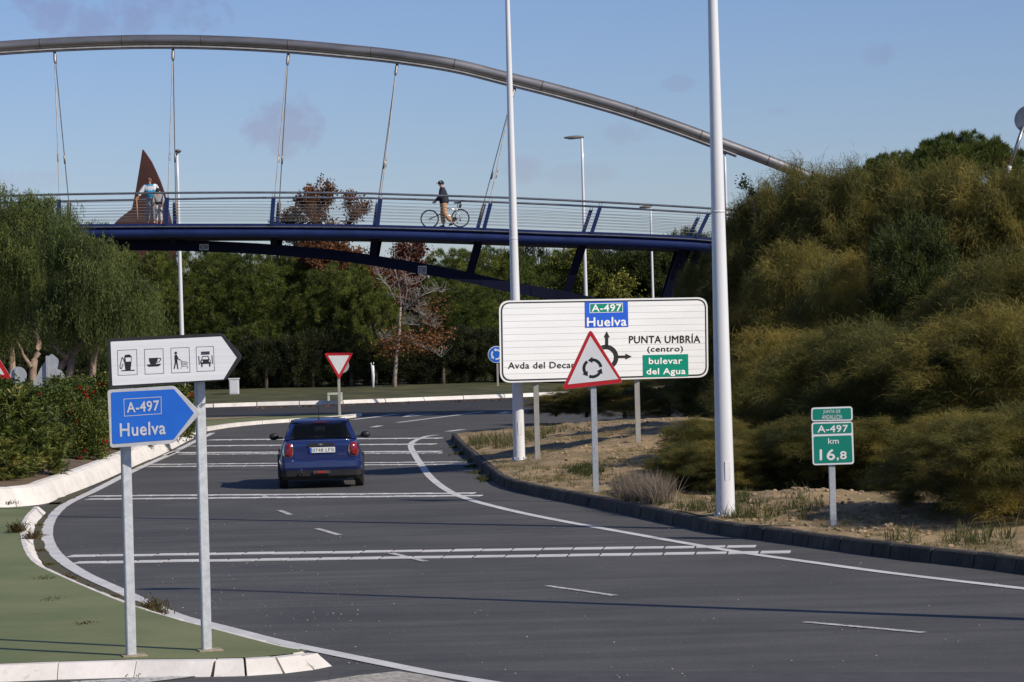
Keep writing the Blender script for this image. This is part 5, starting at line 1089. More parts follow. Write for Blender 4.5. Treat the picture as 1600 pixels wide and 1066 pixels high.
def tuft_crown(seed, lobes, nc, ns, ln, wd, mt, spread=.20, up=.35, tm=.45, ts=.2, shell=.35, pom=False):
    """needle tufts on lobes [(x,y,z,rx,ry,rz)]"""
    ar = np.array([l[3]*l[4]+l[3]*l[5] for l in lobes]); cnt = np.maximum(4, (nc*ar/ar.sum()).astype(int)); Ps, Ds = [], []
    for l, c_ in zip(lobes, cnt):
        d = sph(c_); d[:, 2] = np.where(d[:, 2] < -.55, -d[:, 2], d[:, 2]); c3 = np.array(l[:3]); rr_ = np.array(l[3:6]); f = 1-shell*RNG.random(c_)**1.5
        Ps.append(c3+d*rr_*f[:, None]); Ds.append(d)
    P = np.concatenate(Ps); D = unit(np.concatenate(Ds)+np.array([0, 0, up])); n = len(P); ct = np.clip(tm+ts*rnd(n), 0, 1); idx = np.repeat(np.arange(n), ns)
    if pom:
        o_ = unit(rnd(len(idx), 3)+D[idx]*.7); off = o_*(spread*(.35+.5*RNG.random(len(idx))))[:, None]; dd = o_*.8+rnd(len(idx), 3)*.30+D[idx]*.3
    else:
        off = rnd(len(idx), 3)*spread*.5 + D[idx]*(RNG.random(len(idx))*spread)[:, None]; dd = D[idx]*.7+unit(off)*.5+rnd(len(idx), 3)*.45
    return blades(P[idx]+off, dd, ln*(.6+.8*RNG.random(len(idx))), wd, .15, 1, np.clip(ct[idx]+.12*rnd(len(idx)), 0, 1), 1)
def pine_lobes(seed, W, Hh, low=.12, n=26, flat=1.0):
    r_ = random.Random(seed); L_ = []
    for i in range(n):
        z = low+(1-low)*(i+.5)/n*.93; rad = W*.5*math.sin(math.pi*min(1, (.22+.73*(z-low)/(1-low))))**.75 if z < .8 else W*.5*math.sqrt(max(.02, 1-((z-.55)/.47)**2))
        a = i*2.4+r_.random()*.8; q = rad*(.45+.35*r_.random()); s_ = W*(.15+.09*r_.random()); L_.append((q*math.cos(a), q*math.sin(a), z*Hh, s_*1.15, s_*1.15, s_*.85*flat))
    L_.append((0, 0, Hh*.5, W*.28, W*.28, Hh*.33)); return L_
def stems_mesh(name, mt_, h, r0_, seed, n=5, lean=(0, 0), spread=.9, hb=.35):
    r_ = random.Random(seed); mb = MB(); tr0 = [Vector((0, 0, -.3))]
    for k in range(1, 6): t = k/5; tr0.append(Vector((lean[0]*t+.12*r_.uniform(-1, 1)*t*h*.15, lean[1]*t+.08*r_.uniform(-1, 1), h*t*.8)))
    mb.tube(tr0, [r0_*(1-.75*k/5) for k in range(6)], 7)
    for i in range(n):
        s = tr0[1].lerp(tr0[4], (i+.3)/n) if hb is None else tr0[0].lerp(tr0[5], hb+(.85-hb)*i/n); a = i*2.4+r_.random(); l = h*.33*(1.1-.5*i/n); d = Vector((math.cos(a), math.sin(a), .6+.5*r_.random()))*l*spread
        mid = s+d*.5+Vector((0, 0, -.05*l)); mb.tube([s, mid, s+d], [r0_*.42, r0_*.28, r0_*.08], 5)
        for q in range(2):
            e = mid+Vector((r_.uniform(-1, 1), r_.uniform(-1, 1), r_.uniform(.2, 1)))*l*.45; mb.tube([mid, e], [r0_*.18, r0_*.05], 4)
    bmesh.ops.recalc_face_normals(mb.bm, faces=mb.bm.faces); me = bpy.data.meshes.new(name); mb.bm.to_mesh(me); mb.bm.free(); me.materials.append(mt_); return me
def place(name, label, cat, group, x, y, z, parts, scale=(1, 1, 1), rz=0.0):
    o = empty(name, (x, y, z), rz, label=label, cat=cat, group=group); o.scale = scale
    for nm, me in parts:
        c_ = bpy.data.objects.new(nm, me); C.objects.link(c_); c_.parent = o
    return o
def top_h(u, v, Y, z0): return at(u, v, Y).z-z0
# ---- broom shrubs on the right
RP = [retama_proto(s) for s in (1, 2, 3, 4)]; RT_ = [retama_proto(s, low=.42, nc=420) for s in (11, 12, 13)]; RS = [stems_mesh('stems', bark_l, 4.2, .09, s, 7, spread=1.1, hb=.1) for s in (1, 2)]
shr = [(1152, 345, 88, 2.2, 'small olive broom shrub at the left foot of the shrub bank'), (1190, 300, 86, 3.0, 'tall olive broom shrub just right of the thick white pole at skyline'), (1250, 268, 84, 3.4, 'tall broom shrub where the steel arch dips into the foliage'),
       (1325, 268, 82, 3.4, 'tall broom shrub right of the buried arch end'), (1405, 266, 82, 3.4, 'tall yellowish broom shrub before the left umbrella pine'), (1480, 262, 80, 3.8, 'tall broom shrub before the large umbrella pine crown'), (1560, 272, 78, 3.8, 'tall broom shrub below the leaning disc mast'), (1640, 285, 78, 3.6, 'tall broom shrub cut by the right edge at skyline'),
       (1088, 412, 87, 1.5, 'broom shrub between the bridge pier and the thick white pole'), (1165, 395, 84, 2.8, 'broom shrub half hidden by the thick white pole'), (1262, 388, 70, 3.0, 'rounded sunlit broom shrub in the middle of the bank'), (1335, 402, 67, 2.9, 'rounded broom shrub below the dark conifer'), (1515, 430, 63, 3.0, 'dense broom shrub right of the dark conifer'), (1585, 400, 62, 3.4, 'broom shrub at the right edge below the wooden post'),
       (1185, 565, 60, 2.0, 'low broom shrub behind the base of the thick white pole'), (1235, 520, 58, 2.6, 'spreading broom shrub left above the kilometre sign'), (1320, 510, 55, 3.2, 'spreading broom shrub right behind the kilometre sign'), (1420, 520, 53, 3.2, 'spreading broom shrub right of the kilometre sign'), (1520, 500, 51, 3.4, 'big drooping broom shrub in the right corner'), (1630, 480, 50, 3.4, 'big broom shrub cut by the right edge above the kerb'),
       (1200, 668, 52, 1.6, 'low broom shrub left of the kilometre sign at ground level'), (1283, 650, 51, 2.2, 'yellowish broom shrub directly behind the kilometre sign plate'), (1375, 655, 50, 2.2, 'low broom shrub right of the kilometre sign at ground level'), (1492, 650, 43.2, 2.3, 'dark drooping broom shrub nearest the kerb at right'), (1592, 640, 41.5, 2.4, 'dark broom shrub nearest the kerb in the right corner'),
       (1072, 694, 52, 1.5, 'dark broom shrub beside the dry brush at the kerb'), (1112, 655, 54, 1.9, 'dark broom shrub at the foot of the thick white pole'), (1150, 690, 51, 1.6, 'low broom shrub touching the thick white pole base'),
       (868, 615, 96, 1.8, 'small broom shrub behind the left panel post'), (915, 598, 95, 2.4, 'broom shrub below the warning triangle'), (975, 588, 93, 2.8, 'broom shrub below the panel between triangle and right post'), (1045, 590, 90, 2.6, 'broom shrub below the right end of the panel'), (1100, 580, 86, 2.2, 'broom shrub left of the thick white pole beside the sand'), (1092, 672, 66, 1.5, 'low dark broom shrub at the edge of the sandy slope')]
for i, (u, v, Y, w_, lb) in enumerate(shr):
    x = at(u, v, Y).x; z0 = vz(x, Y)-.1 if Y < 90 else .3; h = top_h(u, v, Y, z0)
    place('broom_shrub', lb, 'shrub', 'broom shrubs massed on the right bank', x, Y, z0, [('foliage', RT_[i % 3] if 0 < i < 8 else RP[i % 4]), ('stems', RS[i % 2])], (w_/3.4, w_/3.4, h/5.0), RNG.random()*6.28)
# ---- pines
PB = []
for s in (5, 6, 7, 8): PB.append(mesh_np('crown', *fit(tuft_crown(s, pine_lobes(s, 5.5, 7.0, .10, 34), 520, 150, .17, .030, pine_m, spread=.27, up=.7, ts=.16, shell=.25, pom=True), 5.7, 7.1), pine_m))
PT = [stems_mesh('trunk', bark, 6.0, .17, s, 8, spread=.9, hb=.3) for s in (3, 4)]
pines = [(215, 392, 150, 5.4, 'dark green pine behind the thin white lamp post'), (150, 360, 152, 5.2, 'pine showing between pepper tree and bridge deck'), (300, 390, 158, 5.2, 'pine directly under the 6 30 clearance plate'), (368, 398, 150, 5.8, 'broad pine left of the autumn tree gap'), (455, 404, 156, 5.0, 'pine in the middle of the row behind the car'),
         (520, 412, 150, 4.6, 'pine whose crown hangs over the give way sign'), (578, 432, 148, 3.8, 'narrow pine left of the pale bare tree'), (705, 392, 160, 5.4, 'bushy pine right of the pale bare tree'), (768, 388, 164, 5.2, 'bushy pine left of the tall white lamp post'), (722, 440, 152, 4.6, 'dark pine above the blue round sign'), (840, 400, 172, 4.8, 'pine behind the lower bridge chord at right')]
for i, (u, v, Y, w_, lb) in enumerate(pines):
    x = at(u, v, Y).x; h = top_h(u, v, Y, .4); place('pine_tree', lb, 'tree', 'pines on the roundabout lawn', x, Y, .4, [('crown', PB[i % 4]), ('trunk', PT[i % 2])], (w_/5.5, w_/5.5, h/7.1), RNG.random()*6.28)
DB = mesh_np('crown', *tuft_crown(21, pine_lobes(31, 5.5, 7.0, .05, 30), 620, 90, .24, .04, dpine_m, spread=.26), dpine_m)
for i, (u, v, Y, w_, lb) in enumerate([(935, 385, 184, 6.2, 'dark evergreen behind the drooping lamp post'), (1000, 388, 186, 6, 'dark evergreen behind the distant lamp post'), (1065, 372, 182, 6.2, 'dark evergreen crowned above the deck at right'), (1125, 375, 184, 6, 'dark evergreen beside the thick white pole'), (1200, 370, 184, 7, 'dark evergreen hidden behind the shrub bank'),
                                       (-60, 330, 150, 6, 'dark evergreen beyond the left edge'), (20, 345, 152, 6, 'dark evergreen behind the pepper trees'), (90, 350, 150, 6, 'dark evergreen between the pepper tree crowns')]):
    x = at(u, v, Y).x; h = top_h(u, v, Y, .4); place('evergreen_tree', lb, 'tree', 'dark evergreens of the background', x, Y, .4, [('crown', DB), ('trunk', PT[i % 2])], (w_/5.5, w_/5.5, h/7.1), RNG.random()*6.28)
# small dark conifer inside the shrub bank and the umbrella pines behind it
x = at(1425, 354, 65.5).x; h = top_h(1425, 354, 65.5, 1.0); place('conifer', 'dark green conifer standing between the broom shrubs at right', 'tree', None, x, 65.5, 1.0, [('crown', DB), ('trunk', PT[0])], (2.1/5.5, 2.1/5.5, h/7.1), 1)
def umb_lobes(seed, W, n=22):
    r_ = random.Random(seed); L_ = []
    for i in range(n):
        a = i*2.4; q = W*.5*math.sqrt((i+.5)/n)*.86; L_.append((q*math.cos(a), q*math.sin(a), 1.15*(1-(q/(W*.5))**2)+r_.uniform(-.12, .12), W*.13, W*.13, W*.085))
    return L_
UB = mesh_np('crown', *tuft_crown(41, umb_lobes(2, 6), 520, 130, .16, .03, pine_m, spread=.22, pom=True, ts=.14, tm=.35), pine_m)
for u, v, Y, w_, zs_, lb in [(1500, 224, 112, 5.6, 1.0, 'large umbrella pine crown above the shrub bank'), (1392, 252, 116, 3.6, .8, 'smaller umbrella pine crown left of the large one'), (1640, 268, 118, 4, .8, 'umbrella pine crown at the right edge')]:
    p = at(u, v, Y); o = place('umbrella_pine', lb, 'tree', 'umbrella pines above the shrub bank', p.x, Y, .6, [], (1, 1, 1), 0)
    c_ = bpy.data.objects.new('crown', UB); C.objects.link(c_); c_.parent = o; c_.scale = (w_/6, w_/6, zs_*1.15); c_.location = (0, 0, p.z-.6-1.7*zs_)
    t_ = bpy.data.objects.new('trunk', PT[1]); C.objects.link(t_); t_.parent = o; t_.scale = (1.2, 1.2, (p.z-2)/4.8)
# ---- background thicket
TH = []
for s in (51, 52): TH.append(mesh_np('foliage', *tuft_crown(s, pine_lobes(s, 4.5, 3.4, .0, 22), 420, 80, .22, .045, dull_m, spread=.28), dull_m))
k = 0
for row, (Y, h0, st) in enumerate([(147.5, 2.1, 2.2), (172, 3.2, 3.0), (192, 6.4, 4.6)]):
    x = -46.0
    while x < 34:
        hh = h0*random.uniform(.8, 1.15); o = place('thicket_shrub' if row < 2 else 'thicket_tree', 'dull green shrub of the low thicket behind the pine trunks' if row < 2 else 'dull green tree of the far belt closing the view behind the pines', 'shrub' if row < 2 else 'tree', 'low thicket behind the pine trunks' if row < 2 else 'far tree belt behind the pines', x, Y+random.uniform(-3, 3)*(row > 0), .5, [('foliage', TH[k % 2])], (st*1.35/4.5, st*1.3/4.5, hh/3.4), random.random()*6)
        k += 1; x += st
# ---- pepper trees
def pepper_mesh(seed, lobes, nc, name='crown'):
    ar = np.array([l[3]*l[5] for l in lobes]); cnt = np.maximum(3, (nc*ar/ar.sum()).astype(int)); Ps, Ds = [], []
    for l, c_ in zip(lobes, cnt):
        d = sph(c_); d[:, 2] = np.abs(d[:, 2])*np.where(RNG.random(c_) < .75, 1, -1); Ps.append(np.array(l[:3])+d*np.array(l[3:6])*(1-.35*RNG.random(c_)[:, None])); Ds.append(d)
    P = np.concatenate(Ps); D = np.concatenate(Ds); n = len(P); nst = 18; idx = np.repeat(np.arange(n), nst); ct = np.clip(.45+.2*rnd(n), 0, 1)
    S0 = P[idx]+rnd(len(idx), 3)*np.array([.20, .20, .10]); L_ = .35+.75*RNG.random(len(idx)); d0 = unit(D[idx]*.5+rnd(len(idx), 3)*.35); nl = 15; tl = np.tile(np.arange(nl)/nl, len(idx)); ii = np.repeat(np.arange(len(idx)), nl)
    Q = S0[ii]+d0[ii]*(np.minimum(tl, .35)*L_[ii]*.6)[:, None]-np.array([0, 0, 1.0])*(tl*L_[ii])[:, None]+rnd(len(ii), 3)*.02
    dd = rnd(len(ii), 3)*.45+np.array([0, 0, -.8]); tint = np.clip(ct[idx][ii]+.12*rnd(len(ii)), 0, 1)
    return mesh_np(name, *blades(Q, dd, .13, .021, .3, 1, tint, 1), pepper_m)
Y = 92.0; pm = 4444/Y
def plob(lst, u0_, v0_, Y): # pixel lobes relative to a base
    s = Y/4444; b = at(u0_, v0_, Y); out = []
    for u, v, ru, rv in lst:
        p = at(u, v, Y)-b; out.append((p.x, p.y+random.uniform(-.8, .8), p.z, ru*s, ru*s*.9, rv*s))
    return out, b
for (Y, u0_, v0_, lst, n_, tr_px, lb) in [
    (94, 40, 610, [(-30, 400, 60, 90), (-40, 520, 50, 40), (10, 330, 48, 42), (50, 335, 42, 42), (90, 350, 32, 38), (20, 400, 60, 60), (80, 410, 50, 55), (30, 465, 55, 50), (0, 505, 40, 30), (110, 425, 30, 42)], 360, [[(48, 612), (49, 575), (58, 545), (45, 500), (30, 440)], [(49, 575), (30, 545), (5, 500)], [(10, 620), (18, 560), (-5, 500), (-20, 430)]], 'large weeping pepper tree at the left edge hiding the bridge end'),
    (90, 110, 615, [(100, 380, 42, 40), (135, 395, 38, 40), (150, 440, 42, 50), (110, 460, 45, 45), (170, 470, 42, 38), (200, 485, 32, 34), (130, 490, 50, 26), (80, 488, 35, 22), (218, 460, 22, 30)], 270, [[(74, 614), (88, 585), (104, 560), (122, 520), (118, 450)], [(104, 560), (80, 535), (70, 500)], [(100, 605), (108, 575), (118, 545), (150, 500)], [(138, 590), (146, 560), (158, 525)]], 'weeping pepper tree with leaning trunks behind the red flowered hedge'),
    (98, 215, 600, [(175, 420, 28, 40), (205, 470, 30, 40), (225, 500, 26, 28), (190, 515, 30, 22)], 120, [[(196, 600), (200, 560), (205, 510)]], 'small weeping pepper tree above the services sign')]:
    lobes, b = plob(lst, u0_, v0_, Y); z0 = .45
    o = empty('pepper_tree', (b.x, Y, z0), label=lb, cat='tree', group='weeping pepper trees on the left')
    lobes = [(l[0], l[1], l[2]+b.z-z0, *l[3:]) for l in lobes]; c_ = bpy.data.objects.new('crown', pepper_mesh(1, lobes, n_)); C.objects.link(c_); c_.parent = o
    for q in tr_px:
        pts = [at(u, v, Y) + Vector((0, .2*i, 0)) for i, (u, v) in enumerate(q)]
        if q[0][1] > 585: pts[0].z = .2
        rr_ = [.15*(1-.7*i/(len(pts)-1)) for i in range(len(pts))]; rr_ = rr_ if q[0][1] > 585 else [a*.5 for a in rr_]
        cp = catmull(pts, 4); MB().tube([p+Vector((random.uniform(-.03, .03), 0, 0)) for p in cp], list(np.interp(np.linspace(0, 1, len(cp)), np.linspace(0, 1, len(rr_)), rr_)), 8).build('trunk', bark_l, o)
# ---- autumn trees
def twig_tree(seed, h, w_, r0_, nleaf, lm, leaf, wood, z0=.25, density=1.0, depth=4, lz=0.0):
    r_ = random.Random(seed); mb = MB(); tips = []
    def br_(p, d, l, r, k):
        q = p+d*l; m_ = p.lerp(q, .5)+Vector((r_.uniform(-1, 1), r_.uniform(-1, 1), 0))*l*.06; mb.tube([p, m_, q], [r, r*.8, r*.6], 6 if k < 2 else 4, cap=False)
        if k >= 2: tips.append((q, l)); tips.append((m_, l))
        if k < depth:
            for j in range(3 if k > 0 else 5):
                a = r_.random()*6.28; tl = r_.uniform(.35, .75); nd = (d*math.cos(tl)+Vector((math.cos(a), math.sin(a), .15))*math.sin(tl)).normalized(); br_(q if j < 2 or k > 0 else m_, nd, l*r_.uniform(.6, .78), r*.55, k+1)
    br_(Vector((0, 0, -.2)), Vector((0, 0, 1)), h*.34, r0_, 0)
    mx_ = max(p.z for p, _ in tips); wx = max(abs(p.x) for p, _ in tips); sz, sx_ = h/mx_, w_/2/wx
    mb.bm.transform(Matrix.Diagonal((sx_, sx_, sz, 1))); me = bpy.data.meshes.new('branches'); mb.bm.to_mesh(me); mb.bm.free(); me.materials.append(wood)
    T_ = np.array([(p.x*sx_, p.y*sx_, p.z*sz) for p, _ in tips]); T_ = T_[T_[:, 2] > lz]; idx = RNG.integers(0, len(T_), nleaf); P = T_[idx]+rnd(nleaf, 3)*.16; ct = np.clip(.5+.22*rnd(len(T_)), 0, 1)
    return me, mesh_np('leaves', *leaves(P, rnd(nleaf, 3)+np.array([0, 0, -.3]), leaf*(.6+.7*RNG.random(nleaf)), leaf*.8, np.clip(ct[idx]+.15*rnd(nleaf), 0, 1)), lm)
for sd, u, v, Y, wpx, nl, lm, lf, wood, lb, lz in [(3, 505, 285, 156, 165, 26000, aut_m, .13, bark, 'russet leaved autumn tree rising behind the bridge railing', 2.5), (9, 612, 370, 158, 130, 24000, mar_m, .13, bark, 'maroon leaved tree below the cyclist left end', 2.5),
                                               (14, 522, 345, 160, 130, 14000, aut_m, .13, bark, 'smaller rust coloured autumn tree beside the tall one', 2.5), (5, 903, 388, 166, 120, 12000, yel_m, .15, bark, 'yellow green broadleaf tree behind the drooping lamp post', 1.5), (6, 965, 425, 168, 90, 6000, yel_m, .15, bark, 'small yellow green tree above the panel top edge', 1.0)]:
    x = at(u, v, Y).x; h = top_h(u, v, Y, .4); a, b = twig_tree(sd, h, wpx*Y/4444, .13, nl, lm, lf, wood, lz=lz); place('autumn_tree' if lm in (aut_m, mar_m) else 'broadleaf_tree', lb, 'tree', None, x, Y, .4, [('branches', a), ('leaves', b)])
# pale, nearly bare tree on the lawn with a low cloud of brown leaves
Yb_ = 144; b0 = at(616, 617, Yb_); o = empty('bare_tree', (b0.x, Yb_, .35), label='pale barked nearly bare tree with low brown leaves on the lawn edge', cat='tree')
def T(pts, r): return [at(u, v, Yb_)+Vector((0, random.uniform(-.4, .4)*(i > 0), 0)) for i, (u, v) in enumerate(pts)], r
MB().tube([Vector((b0.x, Yb_, .2)), at(617, 590, Yb_), at(619, 560, Yb_), at(624, 520, Yb_), at(626, 480, Yb_)], [.13, .11, .10, .08, .055], 9).build('trunk', mat('two tone trunk', (.20, .14, .10), .85, col2=(.32, .28, .25), vscale=1.2), o)
for pts, r in [([(626, 480), (624, 450), (618, 425), (616, 395)], .05), ([(630, 490), (636, 455), (634, 430), (640, 400)], .045), ([(630, 488), (645, 472), (660, 462), (680, 455), (691, 457)], .04), ([(640, 478), (655, 477), (668, 478)], .025), ([(636, 450), (645, 445), (660, 438), (668, 430)], .03), ([(626, 508), (640, 507), (655, 508), (672, 508), (682, 514)], .04), ([(640, 507), (655, 500), (662, 492), (650, 488)], .025), ([(662, 492), (672, 500)], .02), ([(618, 470), (608, 450), (600, 440), (592, 425)], .03), ([(668, 545), (680, 552), (690, 558)], .02), ([(622, 530), (640, 535), (655, 540), (668, 545)], .035), ([(622, 540), (608, 532), (600, 528)], .03)]:
    pp, _ = T(pts, r); r = r*.62; cp = catmull(pp, 3); mb = MB(); mb.tube(cp, list(np.linspace(r, r*.35, len(cp))), 6)
    for q_ in cp[1:]:
        for _k in range(3):
            e_ = q_+Vector((random.uniform(-1, 1), random.uniform(-.6, .6), random.uniform(.1, 1)))*.55; m_ = q_.lerp(e_, .5)+Vector((random.uniform(-.08, .08), 0, .03)); mb.tube([q_, m_, e_], [.013, .010, .006], 4, cap=False)
            e2 = m_+Vector((random.uniform(-.4, .4), 0, random.uniform(0, .4))); mb.tube([m_, e2], [.008, .005], 4, cap=False)
    mb.build('branch', bark_w, o)
n_ = 1500; P = np.array([at(u, v, Yb_) for u, v in [(625, 522), (640, 525), (655, 530), (670, 533), (683, 530), (648, 540), (632, 535), (615, 535), (606, 540), (618, 550), (690, 522), (660, 545)]]); idx = RNG.integers(0, len(P), n_); Q = P[idx]+rnd(n_, 3)*np.array([.42, .6, .22])
me = mesh_np('leaves', *leaves(Q, rnd(n_, 3), .13*(.6+.7*RNG.random(n_)), .1, np.clip(.6+.25*rnd(n_), 0, 1)), aut_m); me.transform(inv(o)); link('leaves', me, None, o)
n_ = 500; P = np.array([at(u, v, Yb_) for u, v in [(660, 480), (680, 495), (672, 505), (640, 470), (686, 470)]]); idx = RNG.integers(0, len(P), n_); Q = P[idx]+rnd(n_, 3)*np.array([.35, .5, .3])
me = mesh_np('leaves', *leaves(Q, rnd(n_, 3), .12, .09, np.clip(.5+.25*rnd(n_), 0, 1)), aut_m); me.transform(inv(o)); link('leaves', me, None, o)
# slim trunks seen between lawn and crowns
for u, v, lb in [(587, 613, 'short trunk beside the white tapering post'), (548, 605, 'gnarled trunk right of the give way sign'), (488, 606, 'dark trunk left of the give way sign'), (692, 602, 'stub trunk in the dark gap under the pines'), (415, 606, 'thick dark trunk under the pines left of the car')]:
    Y = 146.4; b = at(u, v-2, Y); o = empty('tree_trunk', (b.x, Y, .4), label=lb, cat='tree', group='bare trunks under the pine crowns'); t_ = at(u-3, 545, Y+.8)
    MB().tube([Vector((b.x, Y, .3)), Vector((b.x+.05, Y, 1.2)), t_], [.12, .085, .06], 8).build('trunk', mat('dark trunk bark', (.06, .045, .032), .9, col2=(.12, .09, .065), vscale=6), o)
# leafy twig poking out left of the shrub bank
b0 = at(1172, 330, 84); o = empty('sapling', (b0.x, 84, .6), label='thin sapling with a few dark leaves poking above the shrubs near the pole', cat='tree'); pts = [Vector((b0.x, 84, .5)), at(1180, 330, 84), at(1173, 305, 84), at(1164, 283, 84)]
MB().tube(pts, [.05, .03, .015, .006], 6).build('stem', bark, o); P = np.array([at(u, v, 84) for u, v in [(1163, 280), (1158, 290), (1166, 288), (1172, 296), (1176, 302)]]); n_ = 260; idx = RNG.integers(0, 5, n_); me = mesh_np('leaves', *leaves(P[idx]+rnd(n_, 3)*.07, rnd(n_, 3), .09, .05, np.clip(.3+.2*rnd(n_), 0, 1)), dpine_m); me.transform(inv(o)); link('leaves', me, None, o)
# ---- hedge on the left
def ole_mesh(seed, W, Hh, nc=260):
    prof = lambda z: .5*(.75+.25*math.sin(z*3)) if z < .6 else .5*math.sqrt(max(.02, 1-((z-.35)/.68)**2))
    P, D = crown_points(nc, prof, .5); P = P*np.array([W, W, Hh]); P += rnd(nc, 3)*.08; D = unit(unit(D)+np.array([0, 0, .8])+.4*rnd(nc, 3)); parts = []; ct = np.clip(.45+.22*rnd(nc), 0, 1); ns = 34; idx = np.repeat(np.arange(nc), ns); t = RNG.random(len(idx))
    Q = P[idx]+D[idx]*((t-.5)*.34)[:, None]; a = unit(np.cross(D[idx], rnd(len(idx), 3))); dd = D[idx]*.75+a*.75
    return mesh_np('foliage', *blades(Q, dd, .13+.09*RNG.random(len(idx)), .030, .5, 2, np.clip(ct[idx]+.16*rnd(len(idx)), 0, 1), .75), ole_m)
def hib_mesh(seed, W, Hh, nc=1500, fl=24):
    prof = lambda z: .5*(.85+.15*math.sin(z*3)) if z < .7 else .5*math.sqrt(max(.02, 1-((z-.4)/.63)**2))
    P, D = crown_points(nc, prof, .45); P = P*np.array([W, W, Hh]); P[:, 2] *= 1+wob(P, 1.6, .25, seed); P += rnd(nc, 3)*.05; ct = np.clip(.45+.22*rnd(nc), 0, 1); ns = 14; idx = np.repeat(np.arange(nc), ns); Q = P[idx]+rnd(len(idx), 3)*.075
    m1 = mesh_np('foliage', *leaves(Q, unit(D)[idx]*.5+rnd(len(idx), 3)*.6+np.array([0, 0, .1]), .075*(.6+.7*RNG.random(len(idx))), .048, np.clip(ct[idx]+.16*rnd(len(idx)), 0, 1)), hib_m)
    f, fd_ = crown_points(fl, prof, .0); f = f*np.array([W*1.03, W*1.03, Hh*1.02]); parts = []
    for q, d in zip(f, unit(fd_)):
        k_ = 9; parts.append(leaves(np.repeat([q], k_, 0), d*.6+rnd(k_, 3)*.8, .085, .07, RNG.random(k_)))
    return m1, mesh_np('blossoms', *join(parts), red_m)
OL = [ole_mesh(s, 1.6, 2.0) for s in (1, 2)]; HB = [hib_mesh(s, 1.7, 1.9) for s in (1, 2)]; HS = stems_mesh('stems', bark, 1.6, .035, 8, 9, spread=1.2, hb=.02)
def bed_z(Y): return .42
for u, v, Y, w_, i, lb in [(-58, 606, 59, 1.7, 0, 'strap leaved oleander bush cut by the left edge'), (14, 612, 60, 1.6, 1, 'strap leaved oleander bush in the left corner'), (62, 640, 61.5, 1.2, 0, 'smaller oleander bush right of the big one in the left corner'), (-6, 690, 58.4, 1.2, 1, 'lowest oleander bush touching the earth by the left edge')]:
    x = at(u, v, Y).x; h = top_h(u, v, Y, .4); place('oleander_bush', lb, 'shrub', 'oleander bushes in the left corner', x, Y, .4, [('foliage', OL[i]), ('stems', HS)], (w_/1.6, w_/1.6, h/2.1), random.random()*6)
for j, (u, v, Y, w_, i, lb) in enumerate([(60, 606, 70, 2.0, 0, 'dark leafy hibiscus bush below the round sign back'), (108, 598, 71, 1.7, 1, 'hibiscus bush with scattered red flowers left of the services sign'), (150, 590, 74, 1.7, 0, 'red flowered hibiscus bush touching the services sign frame'), (200, 592, 78, 1.9, 1, 'red flowered hibiscus bush behind the blue arrow sign'), (255, 598, 82, 1.9, 0, 'hibiscus bush behind the posts of the arrow signs'), (268, 612, 86, 1.3, 1, 'last hibiscus bush at the barrier end'), (125, 635, 68.5, 1.3, 0, 'low hibiscus bush over the brown earth'), (-20, 590, 76, 2.6, 1, 'hibiscus bush behind the oleanders at the left edge')]):
    x = at(u, v, Y).x; h = top_h(u, v, Y, .42); place('hibiscus_bush', lb, 'shrub', 'hibiscus hedge left of the road', x, Y, .42, [('foliage', HB[i][0]), ('blossoms', HB[i][1]), ('stems', HS)], (w_/1.7, w_/1.7, h/2.0), j*1.3)
# ---- grass, weeds and litter
def grass_patch(name, pts, n, hmin, hmax, mt, tm, ts, wd=.012, lean=.35, zf=vz, droop=.5, sx=.25, sy=.6, seg=2):
    P = []
    for _ in range(n):
        c_ = random.choice(pts); x = c_[0]+random.gauss(0, sx*c_[2]); y = c_[1]+random.gauss(0, sy*c_[2]); 
        if zf is not vz or verge_t(x, y) > .06: P.append((x, y, 0))
    # heights are looked up per clump to keep it fast
    tuf = P[::12]; Z = [zf(x, y) for x, y, _ in tuf]; Q = []
    for (x, y, _), z in zip(tuf, Z):
        for _k in range(12): Q.append((x+random.gauss(0, .035), y+random.gauss(0, .035), z-.01))
    Q = np.array(Q); m_ = len(Q); D = rnd(m_, 3)*lean; D[:, 2] = 1
    me = mesh_np(name, *blades(Q, D, hmin+(hmax-hmin)*RNG.random(m_), wd, droop, seg, np.clip(tm+ts*rnd(m_), 0, 1), .4), mt); return link(name, me, None, None, kind='stuff')
def g(u, v, s=1.0, z=.25): p = gp(u, v, z); return (p.x, p.y, s)
grass_patch('verge_grass', [g(u, v) for u, v in [(790, 742), (830, 750), (870, 748), (900, 758), (940, 768), (960, 752), (985, 775), (1010, 785), (1040, 790), (760, 722), (740, 708), (730, 700), (760, 698), (800, 700), (900, 735), (860, 735), (950, 730), (1010, 760), (970, 785)]], 5000, .03, .13, grass_m, .5, .3, .009)
grass_patch('green_tufts', [g(u, v, .7) for u, v in [(905, 738), (925, 742), (980, 780), (1010, 790), (755, 730), (735, 712), (722, 700), (745, 745), (780, 745), (1040, 795), (1060, 800)]], 5200, .06, .22, grass_m, .22, .14, .012)
grass_patch('tall_weeds', [g(u, v, .9, .3) for u, v in [(728, 690), (740, 688), (755, 690), (772, 688), (790, 690), (815, 690), (835, 688), (850, 685), (860, 682)]], 1900, .06, .42, grass_m, .5, .3, .013, lean=.4, sx=.5, sy=1.5)
grass_patch('dry_brush', [g(u, v, .55, .3) for u, v in [(985, 766), (1000, 770), (1012, 774), (1022, 778)]], 2600, .25, .62, dry_m, .5, .2, .008, lean=.4, droop=.4, seg=3)
